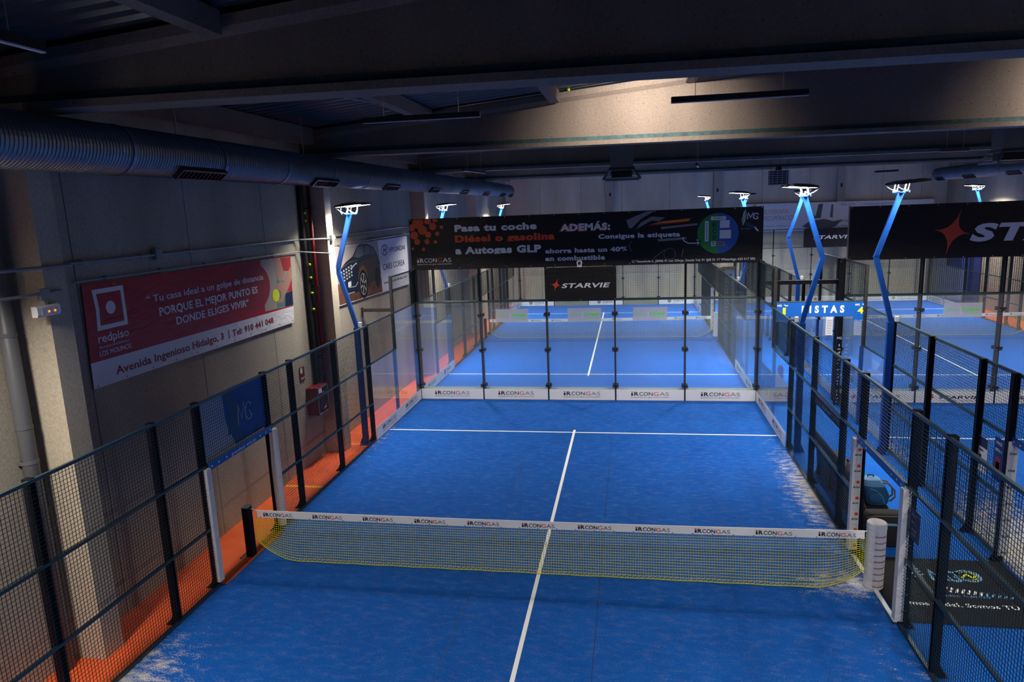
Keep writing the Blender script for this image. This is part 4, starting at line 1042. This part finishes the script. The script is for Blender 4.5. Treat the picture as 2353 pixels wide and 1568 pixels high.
# bench beside the fence
def bench(loc, L, label):
    x, y, _ = loc
    r = thing('team_bench', (x, y, 0), label, 'bench', 'corridor benches')
    h = L / 2; o = (x, y + h, 0)
    MB().prism([(.0, .40), (.42, .42), (.43, .455), (.02, .445)], o, X, Z, L).build('seat', 'wood', r)
    b = MB(); b.prism([(.0, .40), (.035, .445), (-.02, .62), (-.07, .80), (-.10, .93), (-.135, .96), (-.155, .93), (-.115, .78), (-.06, .60), (-.035, .40)], o, X, Z, L)
    for k in (1, 2): b.prism([(-.04 - .05 * k, .42 + .16 * k), (-.065 - .05 * k, .43 + .16 * k), (-.075 - .05 * k, .47 + .16 * k), (-.055 - .05 * k, .48 + .16 * k)], o, X, Z, L)
    b.prism([(-.02, .06), (.02, .06), (.0, .40), (-.035, .40)], o, X, Z, L); b.build('backrest_and_shade_panel', 'bench', r)  # lower rear panel added for the dark shade beneath the seat
    for q in (-1, -.33, .33, 1):
        yy = y + q * (h - .2); lg = MB()
        lg.bar((x + .38, yy, .42), (x + .42, yy, -0.004), .07, .05).bar((x - .0, yy, .42), (x - .05, yy, -0.004), .07, .06).bar((x - .09, yy, .008), (x + .46, yy, .008), .08, .022).prism([(0, .36), (.40, .38), (.30, .20), (.06, .20)], (x, yy + .02, 0), X, Z, .04)
        lg.build('leg', 'bench', r)
    return r
bench((5.37, 3.22, 0), 2.95, 'long black slatted bench along the corridor fence with bags on it')
bench((5.45, 11.0, 0), 2.2, 'black bench farther down the corridor beyond the sign')

# backpack and racket bag on / before the bench
r = thing('backpack', (5.62, 2.05, .456), 'blue backpack with light blue lid and turquoise piping on the bench end', 'backpack')
b = MB(); n = 18
prof = [(.458, 5.64, .15, .12), (.475, 5.64, .18, .145), (.52, 5.64, .195, .16), (.64, 5.63, .20, .165), (.76, 5.60, .19, .155), (.80, 5.585, .178, .145), (.805, 5.583, .186, .152), (.86, 5.565, .172, .14), (.91, 5.55, .14, .115), (.935, 5.54, .08, .065)]
for z, cx_, a, c_ in prof:
    for k in range(n):
        an = 2 * PI * k / n; ca, sa = math.cos(an), math.sin(an); sg = lambda v: (abs(v) ** .6) * (1 if v >= 0 else -1)
        wob = 1 + .03 * math.sin(3 * an + 14 * z)
        b.v.append((cx_ + a * wob * sg(ca), 2.02 + c_ * wob * sg(sa), z))
for i in range(len(prof) - 1):
    for k in range(n): b.f.append((i * n + k, i * n + (k + 1) % n, (i + 1) * n + (k + 1) % n, (i + 1) * n + k)); b.m.append(0 if i < 5 else 1)
b.f += [tuple(range(n - 1, -1, -1)), tuple((len(prof) - 1) * n + k for k in range(n))]; b.m += [0, 1]
b.build('body', ['bag_blue', 'bag_light'], r)
MB().tube([(5.50, 1.868, .77), (5.60, 1.852, .74), (5.70, 1.852, .64), (5.74, 1.862, .50)], .007, 6).tube([(5.73, 1.92, .83), (5.80, 1.92, .70), (5.83, 1.93, .52)], .007, 6).build('piping', 'bag_teal', r)
q = MB(); q.sphere((5.60, 1.865, .60), .12, sx=1, sy=.32, sz=.85, nu=12, nv=8); q.build('front_pocket', 'bag_blue', r)
for dy in (-.05, .07):
    MB().tube([(5.70, 2.0 + dy, .86), (5.82, 2.0 + dy, .84), (5.92, 2.0 + dy, .72), (5.93, 2.0 + dy, .60), (5.85, 2.0 + dy, .52)], .016, 6).build('shoulder_strap', 'bag_grey', r, True)
MB().tube([(5.49, 2.02, .915), (5.50, 2.02, .965), (5.58, 2.02, .965), (5.60, 2.02, .92)], .011, 6).build('grab_handle', 'bag_black', r)

r = thing('racket_bag', (5.55, 1.40, 0.0), 'wide black racket bag standing at the near end of the bench', 'bag')
b = MB(); n = 16
for z, sx, sy in ((0.0, .25, .12), (.04, .28, .15), (.20, .31, .17), (.36, .33, .17), (.48, .33, .16), (.56, .31, .13), (.58, .26, .08)):
    for k in range(n):
        an = 2 * PI * k / n; sg = lambda v: (abs(v) ** .55) * (1 if v >= 0 else -1)
        b.v.append((5.60 + sx * sg(math.cos(an)), 1.40 + sy * sg(math.sin(an)), z))
for i in range(6):
    for k in range(n): b.f.append((i * n + k, i * n + (k + 1) % n, (i + 1) * n + (k + 1) % n, (i + 1) * n + k)); b.m.append(0)
b.f += [tuple(range(n - 1, -1, -1)), tuple(6 * n + k for k in range(n))]; b.m += [0, 0]
b.build('body', 'bag_black', r, True)
MB().tube([(5.92, 1.40, .46), (5.95, 1.33, .52), (5.80, 1.26, .55), (5.40, 1.25, .55), (5.28, 1.30, .50)], .006, 6).build('zip_edge', 'bag_grey', r)
MB().prism([(-.12, 0), (.12, 0), (.10, .04), (-.10, .04)], (5.62, 1.235, .40), X, Z, .006).build('badge', 'bag_light', r)

r = thing('water_bottle', (5.55, 3.3, .456), 'water bottle with red cap standing on the bench', 'bottle')
MB().tube([(5.55, 3.3, .456), (5.55, 3.3, .67), (5.55, 3.3, .70), (5.55, 3.3, .73)], [.035, .035, .02, .018], 12).build('bottle', 'photo_pale', r)
MB().tube([(5.55, 3.3, .73), (5.55, 3.3, .775)], .024, 10).build('cap', 'red_paint', r)
tag(MB().sphere((5.58, 3.0, .535), .11, sx=1.0, sy=1.6, sz=.68).build('towel', 'bag_blue'), 'crumpled blue towel lying on the bench beside the bottle', 'towel')

def fence_sign(x, y0, y1, z0, z1, face, m, label, lines):
    r = thing('notice_plate', (x, (y0 + y1) / 2, z0), label, 'notice', 'plates on the mesh')
    MB().box(x - .004, x + .004, y0, y1, z0, z1).build('plate', m, r)
    t = MB(); ux = NY if face < 0 else Y; o = (x + face * .0045, y1 if face < 0 else y0, z0); w = y1 - y0; h = z1 - z0
    for (s, fx, fz, fw, fh, mm) in lines:
        if s == '#': t.prism([(fx * w, fz * h), ((fx + fw) * w, fz * h), ((fx + fw) * w, (fz + fh) * h), (fx * w, (fz + fh) * h)], o, ux, Z, .001, mm)
        else: t.text(s, o, ux, Z, fx * w, fz * h, fw * w, fh * h, mm, .01)
    t.build('lettering', ['white_txt', 'navy_txt', 'gold_txt', 'photo_red'], r)
fence_sign(5.03, -1.36, -1.07, 1.36, 1.76, -1, 'sign_navy', 'navy notice plate on the mesh beside the corridor gate in front of the net', [('MG', .2, .74, .6, .12, 0), ('PISTA 1', .2, .5, .6, .1, 0), ('padel', .25, .3, .5, .08, 0), ('club', .3, .15, .4, .08, 0)])
fence_sign(5.05, 1.14, 1.46, 1.10, 1.60, -1, 'sign_navy', 'navy notice plate on the mesh beside the corridor gate behind the net', [('MG', .2, .78, .6, .1, 0), ('NORMAS', .15, .6, .7, .08, 0), ('DE USO', .2, .45, .6, .08, 0), ('padel', .2, .25, .6, .08, 0)])
fence_sign(5.06, 2.06, 3.94, 1.72, 1.90, -1, 'sign_navy', 'long navy strip with gold and white print under the fence rail', [('RESERVAS', .05, .35, .2, .35, 2), ('MG padel indoor', .32, .35, .3, .35, 0), ('ESCUELA', .72, .35, .2, .35, 2)])
fence_sign(7.16, 1.64, 1.92, 1.15, 1.75, -1, 'white', 'white notice plate with blue head on the mesh across the corridor', [('#', 0, .72, 1, .28, 1), ('#', .55, .1, .35, .45, 0), ('AVISO', .08, .6, .5, .06, 1), ('#', .08, .2, .3, .3, 1)])
fence_sign(7.16, 1.16, 1.44, 1.2, 1.9, -1, 'sign_navy', 'tall navy notice plate beside the white lettered sleeve', [('MG', .2, .85, .6, .07, 0), ('PISTA 4', .15, .68, .7, .07, 0), ('#', .2, .15, .6, .4, 3), ('#', .3, .25, .4, .2, 0)])

# rubber mat with the club logo
r = thing('door_mat', (6.15, .1, 0), 'black rubber mat with blue and yellow club logo across the corridor', 'mat')
MB().box(5.06, 7.14, -.90, .92, -0.004, .010).build('rubber', 'mat_black', r)
t = MB(); o = (0, 0, .0105)
for k in range(7): stroke(t, [(5.66 + .035 * abs(k - 3), .62 - .085 * k + .05), (5.80 - .01 * abs(k - 4) + .045 * (k < 5), .62 - .085 * k + .14)], .035, o, X, Y, 0)
for k in range(12): stroke(t, [(5.95 + .075 * k, -.06 - .012 * k), (6.03 + .075 * k - .004 * k, .07 - .018 * k)], .032, o, X, Y, 0 if k > 6 else 1)
mg(t, o, X, Y, 5.93, .25, .42, .30, 0, 0, .055)
stroke(t, circ(6.47, .42, .16, 22, ry=.15) + [(6.63, .42)], .055, o, X, Y, 0); stroke(t, circ(6.46, .42, .135, 22, ry=.125) + [(6.595, .42)], .03, o, X, Y, 2); stroke(t, [(6.36, .36), (6.46, .47), (6.52, .36), (6.58, .44)], .03, o, X, Y, 2)
t.text('Indoor Padel Club', o, X, Y, 5.9, -.20, .62, .06, 0, 0); t.text('Somos pádel, Somos TÚ club', o, X, Y, 5.18, -.46, 1.9, .095, 1, .01)
t.build('logo', ['sign_light', 'white_txt', 'lime_txt'] if 'sign_light' in K else ['bag_light', 'white_txt', 'lime_txt'], r)
tag(MB().box(4.97, 5.03, -.93, .95, -0.012, .012).build('gate_threshold', 'white'), 'white threshold strip in the corridor gate', 'threshold')
r = thing('drain_grate', (-5.02, 0, 0), 'orange gate sill with black slots beside the bare net post', 'drain')
MB().box(-5.14, -4.93, -.93, .93, -0.012, .004).build('sill', 'orange', r)
t = MB()
for x in (-5.10, -5.055, -5.01): t.box(x - .007, x + .007, -.9, .9, .0035, .0055)
t.build('slot', 'black_txt', r)

r = thing('fire_extinguisher', (6.15, 12.45, 0), 'red fire extinguisher standing in the corridor behind the glass', 'fire extinguisher')
MB().tube([(6.15, 12.45, -.004), (6.15, 12.45, .02), (6.15, 12.45, .42), (6.15, 12.45, .48), (6.15, 12.45, .50)], [.07, .085, .085, .05, .03], 16).build('cylinder', 'red_paint', r, True)
MB().box(6.12, 6.18, 12.42, 12.48, .50, .54).bar((6.15, 12.45, .54), (6.24, 12.45, .58), .02, .015).build('valve', 'bolt', r)
MB().tube([(6.12, 12.45, .52), (6.05, 12.40, .45), (6.055, 12.37, .2), (6.07, 12.37, .12)], .012, 6).build('hose', 'clamp', r)
r = thing('cardboard_box', (5.72, 12.6, 0), 'pale box with printed side on the corridor floor beside the extinguisher', 'box')
MB().box(5.52, 5.95, 12.5, 12.8, -0.004, .26).build('carton', 'photo_pale', r)
t = MB().prism([(-.18, .06), (.18, .06), (.18, .2), (-.18, .2)], (5.735, 12.4995, 0), X, Z, .002); t.text('padel', (5.735, 12.4975, 0), X, Z, -.12, .1, .24, .06, 1); t.build('label', ['white', 'navy_txt'], r)

r = thing('rollup_poster', (6.03, 24.2, 0), 'white poster stand with yellow head far down the corridor', 'poster')
MB().prism([(5.72, .05), (6.33, .05), (6.33, 2.62), (5.72, 2.62)], (0, 24.2, 0), X, Z, .01).build('poster', 'white', r)
t = MB(); o = (0, 24.189, 0); t.prism([(5.73, 2.46), (6.32, 2.46), (6.32, 2.61), (5.73, 2.61)], o, X, Z, .002, 0)
t.text('MG', o, X, Z, 5.85, 2.1, .35, .16, 1, .02)
for k in range(9): t.prism([(5.80, 1.75 - k * .17), (6.25, 1.75 - k * .17), (6.25, 1.80 - k * .17), (5.80, 1.80 - k * .17)], o, X, Z, .002, 1)
t.build('print', ['yellow', 'navy_txt'], r); MB().box(5.7, 6.35, 24.1, 24.3, -0.004, .05).build('base', 'bolt', r)
r = thing('notice_plate', (6.74, 9.8, 1.97), 'white printed list fixed beside the black lettered post', 'notice', 'plates on the mesh')
MB().box(6.74, 6.92, 9.795, 9.803, 1.97, 2.48).build('plate', 'white', r)
MB().box(6.92, 7.03, 9.80, 9.81, 1.97 + .1, 1.97 + .14).build('bracket', 'post', r)
t = MB()
for k in range(9): t.prism([(6.74 + .02, 1.97 + .04 + k * .045), (6.92 - .02, 1.97 + .04 + k * .045), (6.92 - .02, 1.97 + .055 + k * .045), (6.74 + .02, 1.97 + .055 + k * .045)], (0, 9.7945, 0), X, Z, .001)
t.build('print', 'grey_txt', r)

# ------------------------------------------------------------------ services on the panel wall
# spiral ventilation duct
def duct(xc, zc, rad, y0, y1, s, label, vents):
    r = thing('ventilation_duct', (xc, (y0 + y1) / 2, zc), label, 'duct', 'ventilation ducts')
    b = MB(); n = 36; prof = []
    y = y0
    while y < y1:
        prof += [(y, 0.0), (y + .036, 0.0), (y + .040, .008), (y + .050, .008)]; y += .055
    for yy, dr in prof:
        for k in range(n):
            a = 2 * PI * k / n; b.v.append((xc + (rad + dr) * math.cos(a), yy, zc + (rad + dr) * math.sin(a)))
    for i in range(len(prof) - 1):
        for k in range(n): b.f.append((i * n + k, (i + 1) * n + k, (i + 1) * n + (k + 1) % n, i * n + (k + 1) % n)); b.m.append(0)
    b.f += [tuple(range(n)), tuple((len(prof) - 1) * n + k for k in range(n - 1, -1, -1))]; b.m += [0, 0]
    b.build('pipe', 'duct', r)
    y = y0 + 1.6
    while y < y1: MB().tube([(xc, y, zc), (xc, y + .06, zc)], rad + .016, 36).build('collar', 'duct', r); y += 2.1
    for (va, vb) in vents:
        ang = -.86 if s > 0 else PI + .86
        c = Vector((xc + (rad + .005) * math.cos(ang), 0, zc + (rad + .005) * math.sin(ang))); nn = Vector((math.cos(ang), 0, math.sin(ang))); tt = Vector((-nn.z, 0, nn.x))
        v = MB()
        for q in (-1, 1): v.bar(c + tt * q * .085 + nn * .02 + Vector((0, va, 0)), c + tt * q * .085 + nn * .02 + Vector((0, vb, 0)), .03, .08, up=tuple(nn))
        for yy in (va, vb): v.bar(c - tt * .1 + nn * .02 + Vector((0, yy, 0)), c + tt * .1 + nn * .02 + Vector((0, yy, 0)), .03, .08, up=tuple(nn))
        v.bar(c + Vector((0, va, 0)), c + Vector((0, vb, 0)), .18, .02, 1, up=tuple(nn))
        m_ = max(4, int((vb - va) / .1))
        for k in range(1, m_): v.bar(c - tt * .08 + nn * .03 + Vector((0, va + (vb - va) * k / m_, 0)), c + tt * .08 + nn * .03 + Vector((0, va + (vb - va) * k / m_, 0)), .012, .05, 0, up=tuple(nn))
        v.build('grille', ['clamp', 'black_txt'], r)
    h = MB(); y = y0 + 1.0
    while y < y1: h.tube([(xc, y, zc + rad), (xc, y, roof_z(xc) - .02)], .006, 5); y += 4.1
    h.build('hanger', 'bolt', r)
    return r
duct(-5.12, 6.675, .312, -5.6, 28.2, 1, 'ribbed round ventilation duct running above the panel wall', [(-5.3, -4.25), (-.9, .2), (3.5, 4.6), (7.75, 8.8), (12.1, 13.0), (16.3, 17.3), (20.5, 21.5), (24.6, 25.6), (27.2, 28)])
duct(17.75, 6.66, .32, 6, 31.3, -1, 'round ventilation duct high on the far side wall', [(26.8, 27.9), (30.2, 31.0), (22.8, 23.8)])

# conduits, boxes, emergency light, drain pipe
def conduit(pts, rad, label):
    r = thing('wall_conduit', pts[len(pts) // 2], label, 'conduit', 'grey conduits on the panel wall')
    MB().tube(pts, rad, 8).build('pipe', 'conduit', r)
    c = MB()
    for p, q in zip(pts[:-1], pts[1:]):
        p, q = Vector(p), Vector(q); L = (q - p).length
        for k in range(int(L / 1.2)):
            m_ = p.lerp(q, (k + .5) * 1.2 / L); c.box(m_.x - .05 if m_.x < -5.8 else m_.x - .03, m_.x + .012, m_.y - .012, m_.y + .012, m_.z - .03, m_.z + .03)
    if c.v: c.build('clip', 'conduit', r)
    return r
conduit([(-5.46, -3.6, 5.26), (-5.46, -2.5, 5.25), (-5.94, -2.35, 5.24), (-5.94, 4.6, 5.22), (-5.47, 5.3, 5.20)], .022, 'upper grey conduit crossing the panel wall above the red banner')
conduit([(-5.47, 5.6, 5.20), (-5.94, 6.6, 5.22), (-5.94, 13.2, 5.26)], .022, 'upper grey conduit running on above the car banner')
conduit([(-5.94, -1.95, 4.985), (-5.94, 4.6, 4.955), (-5.47, 5.25, 4.86)], .016, 'thin grey conduit along the top edge of the red banner')
conduit([(-5.94, 6.3, 4.98), (-5.94, 13.0, 5.02)], .016, 'thin grey conduit along the top edge of the car banner')
conduit([(-5.46, -3.6, 4.95), (-5.46, -2.7, 4.95), (-5.7, -2.50, 4.95)], .018, 'short grey conduit on the near pillar above the emergency light')
def jbox(x, y, z, w, label): tag(MB().box(x, x + .06, y - w, y + w, z - w, z + w).box(x + .06, x + .066, y - w * .8, y + w * .8, z - w * .8, z + w * .8).build('junction_box', 'conduit'), label, 'junction box', 'grey junction boxes')
jbox(-5.97, -.18, 5.235, .085, 'grey junction box on the upper conduit above the red banner')
jbox(-5.50, -2.96, 4.94, .07, 'grey junction box on the near pillar above the emergency light')
jbox(-5.50, 5.42, 5.21, .075, 'grey junction box on the second pillar beside the floodlight pole')
tag(MB().tube([(-5.46, -2.96, 4.88), (-5.46, -2.96, 4.80)], .012, 8).build('wall_conduit', 'conduit'), 'short vertical conduit between junction box and emergency light', 'conduit', 'grey conduits on the panel wall')
r = thing('emergency_light', (-5.47, -2.96, 4.7), 'cream emergency light with two orange indicators on the near pillar', 'emergency light')
MB().prism([(0, 0), (.07, 0), (.085, .03), (.085, .11), (.06, .13), (0, .13)], (-5.5, -2.80, 4.68), X, Z, .34).build('housing', 'white', r)
MB().box(-5.418, -5.412, -3.08, -2.85, 4.70, 4.78).build('diffuser', 'lens_off', r)
for y in (-2.98, -2.89): MB().sphere((-5.410, y, 4.735), .013).build('indicator', 'led', r)
r = thing('drain_pipe', (-5.85, -3.25, 0), 'thick grey plastic drain pipe beside the near pillar', 'pipe')
MB().tube([(-5.90, -3.12, -0.012), (-5.90, -3.12, 7.0)], .093, 20).build('pipe', 'pvc', r, True)
c = MB()
for z in (2.85, 4.45, 3.3): c.tube([(-5.90, -3.12, z), (-5.90, -3.12, z + .05)], .099, 20)
c.box(-5.99, -5.9, -3.22, -3.14, 2.85, 2.9).build('collar', 'pvc', r)
# red sprinkler riser at the second pillar, and a dark strip painted for the shadow gap
r = thing('fire_riser', (-5.8, 5.08, 0), 'dark red fire main beside the second pillar', 'pipe')
MB().tube([(-5.80, 5.08, 1.8), (-5.80, 5.08, 7.0)], .045, 14).build('pipe', 'red_paint', r, True)
c = MB()
for z in (2.4, 4.1, 5.9): c.box(-5.98, -5.74, 5.02, 5.14, z, z + .03)
c.build('clip', 'clamp', r)
tag(MB().box(-5.985, -5.90, 4.86, 5.02, 1.82, 7.0).build('shadow_strip', 'black_txt'), 'black vertical strip painted as the shadow gap behind the red fire main', 'shadow strip')
zs = [5.81, 5.64, 4.63, 4.33, 3.97, 3.59]
lb = ['topmost', 'second', 'third', 'fourth', 'fifth', 'lowest']
for z, l in zip(zs, lb):
    tag(MB().sphere((-5.868, 4.95, z), .033, nu=12, nv=8).build('padel_ball', 'ball'), 'yellow-green ball wedged beside the red fire main, %s of six' % l, 'ball', 'balls wedged beside the fire main')
tag(MB().sphere((.2, 5.24, roof_z(.2) - .06 + .033), .033, nu=12, nv=8).build('padel_ball', 'ball'), 'yellow-green ball stuck on top of the second roof beam', 'ball')
# hose cabinet, sign, call point
r = thing('hose_cabinet', (-5.85, 4.73, 1.2), 'red fire hose cabinet with glazed door on the panel wall', 'fire cabinet')
MB().box(-6.0, -5.74, 4.44, 5.0, 1.15, 1.80).build('case', 'red_paint', r)
d = MB().box(-5.74, -5.72, 4.44, 5.0, 1.15, 1.80).build('door', 'clamp', r)
f = MB()
for q in ((4.44, 5.0, 1.15, 1.18), (4.44, 5.0, 1.77, 1.80), (4.44, 4.47, 1.15, 1.80), (4.97, 5.0, 1.15, 1.80)): f.box(-5.725, -5.715, *q)
f.build('door_frame', 'conduit', d)
f = MB(); f.tube([(-5.719 + .0, 4.72 + .17 * math.cos(a), 1.44 + .2 * math.sin(a)) for a in [k * PI / 10 for k in range(21)]], .018, 6); f.build('hose_reel', 'red_paint', d)
MB().box(-5.719, -5.714, 4.5, 4.66, 1.66, 1.76).build('label_plate', 'white', d)
r = thing('fire_sign', (-5.98, 4.3, 2.0), 'small red and pale green fire equipment sign above the hose cabinet', 'sign')
MB().box(-5.995, -5.985, 4.2, 4.42, 2.02, 2.34).build('plate', 'red_paint', r); MB().box(-5.985, -5.982, 4.22, 4.33, 2.2, 2.32).build('pictogram', 'green_sign', r)
MB().box(-5.985, -5.982, 4.23, 4.40, 2.05, 2.10).build('print', 'photo_pale', r)
r = thing('fire_call_point', (-5.96, 6.15, 1.3), 'small red fire call point on the panel wall beyond the second pillar', 'alarm')
MB().box(-6.0, -5.94, 6.09, 6.21, 1.29, 1.41).build('case', 'red_paint', r); MB().box(-5.94, -5.936, 6.12, 6.18, 1.32, 1.38).build('button_plate', 'white', r)
MB().tube([(-5.98, 6.15, 1.29), (-5.98, 6.15, .0)], .012, 6).build('cable_pipe', 'conduit', r)

# ------------------------------------------------------------------ suspended fittings
def linear(a, b_, label, z_hang=None):
    a = Vector(a); b_ = Vector(b_); c = (a + b_) / 2
    r = thing('linear_pendant', c, label, 'ceiling light', 'unlit linear pendants')
    MB().bar(a, b_, .06, .085).build('housing', 'lamp_body', r)
    MB().bar(a + Vector((0, 0, -.048)), b_ + Vector((0, 0, -.048)), .045, .012).build('diffuser', 'lens_off', r)
    h = MB()
    for t_ in (.18, .82):
        p = a.lerp(b_, t_); h.tube([p + Vector((0, 0, .04)), (p.x, p.y, roof_z(p.x) - .02)], .0045, 5)
    h.build('hanging_wire', 'bolt', r)
linear((-3.0, 1.55, 7.30), (-.98, 1.62, 7.30), 'unlit black linear pendant close to the sloping roof over the walkway side')
linear((2.1, 1.2, 7.27), (4.1, 1.25, 7.27), 'unlit black linear pendant in front of the lit patch on the second beam')
linear((-3.3, -6.6, 7.2), (-3.3, -4.82, 7.2), 'unlit black linear pendant end nearest the viewer')
linear((-3.62, 11.4, 6.98), (-3.30, 13.1, 6.95), 'unlit linear pendant beyond the second beam over the walkway side')
linear((3.35, 11.0, 6.78), (3.55, 12.6, 6.80), 'unlit linear pendant beyond the second beam, near the air outlet')
linear((9.1, 9.2, 6.75), (10.0, 9.9, 6.78), 'unlit linear pendant beyond the second beam over the corridor side court')
linear((12.3, 24.2, 6.72), (13.4, 24.6, 6.75), 'unlit linear pendant before the end wall, farthest one')

def outlet(x, y, label):
    r = thing('air_outlet', (x, y, 6.46), label, 'air outlet', 'square air outlets')
    zt = roof_z(x) - .03
    MB().box(x - .34, x + .34, y - .34, y + .34, 6.80, zt).build('duct_trunk', 'duct', r)
    MB().box(x - .38, x + .38, y - .38, y + .38, 6.72, 6.80).build('collar', 'clamp', r)
    h = MB(); a, c_ = .38, .56
    z1, z0 = 6.72, 6.46
    MB_ = h
    rim = lambda q, z, s=1: [(x - q, y - q * s, z), (x + q, y - q * s, z), (x + q, y + q * s, z), (x - q, y + q * s, z)]
    t1 = rim(.38, z1); t0 = rim(.54, z0)
    for k in range(4):
        k2 = (k + 1) % 4
        h.bar(t1[k], t0[k], .05, .05); h.bar(t1[k], t1[k2], .03, .03); h.bar(t0[k], t0[k2], .045, .045)
        mid1 = (Vector(t1[k]) + Vector(t1[k2])) / 2; mid0 = (Vector(t0[k]) + Vector(t0[k2])) / 2
    h.build('frame', 'duct', r)
    l = MB()
    for s in range(1, 5):
        u = s / 5; q = .38 + .16 * u; z = z1 + (z0 - z1) * u; rr = rim(q, z)
        for k in range(4): l.bar(rr[k], rr[(k + 1) % 4], .035, .006)
    l.build('louvre', 'steel_dark', r)
    MB().box(x - .36, x + .36, y - .36, y + .36, 6.50, 6.52).box(x - .3, x + .3, y - .3, y + .3, 6.52, 6.72).build('core', 'clamp', r)
    return r
outlet(1.22, 11.5, 'square metal air outlet hanging on a trunk over the glass end wall')
outlet(11.75, 11.5, 'square metal air outlet hanging on a trunk over the star banner')
r = thing('unit_heater', (7.35, 20, 6.22), 'caged unit heater hanging on thin rods above the corridor', 'heater')
MB().box(7.0, 7.7, 19.8, 20.2, 6.25, 6.82).build('case', 'steel_dark', r)
g = MB()
for k in range(7): g.box(6.93, 7.77, 19.76, 19.79, 6.25 + k * .09, 6.275 + k * .09)
for k in range(4): g.box(7.08 + k * .18, 7.10 + k * .18, 19.755, 19.77, 6.22, 6.85)
g.build('louvre', 'conduit', r); MB().tube([(7.35, 20, 6.82), (7.35, 20, 6.98)], [.13, .10], 14).build('motor', 'clamp', r)
h = MB()
for sx in (-1, 1):
    for sy in (-1, 1): h.tube([(7.35 + sx * .3, 20 + sy * .15, 6.82), (7.45 + sx * .6, 20 + sy * .2, roof_z(7.45) - .05)], .008, 5)
h.tube([(7.4, 20, 6.95), (7.4, 20, roof_z(7.4) - .05)], .01, 5); h.build('hanging_rod', 'clamp', r)
# thin pipe with sprinkler under the roof, and a cable loop
r = thing('roof_conduit', (-3.2, 3.6, 7.7), 'grey pipe with a small box under the roof beside a purlin', 'conduit')
MB().tube([(-3.6, 1.2, roof_z(-3.6) - .12), (-2.75, 5.0, roof_z(-2.75) - .12)], .02, 8).build('pipe', 'conduit', r)
MB().box(-3.22, -3.1, 3.2, 3.28, roof_z(-3.1) - .24, roof_z(-3.1) - .10).build('sensor_box', 'conduit', r)
MB().tube([(-3.2, 3.24, roof_z(-3.2) - .1), (-3.2, 3.24, roof_z(-3.2) - .01)], .006, 6).build('hanger', 'bolt', r)

# dark equipment cupboards seen far off through the mesh
tag(MB().box(17.55, 18.4, 27.4, 30.4, -0.012, 3.6).build('storage_cupboard', 'sign_navy'), 'tall navy cupboard beyond the farthest fence', 'cupboard')
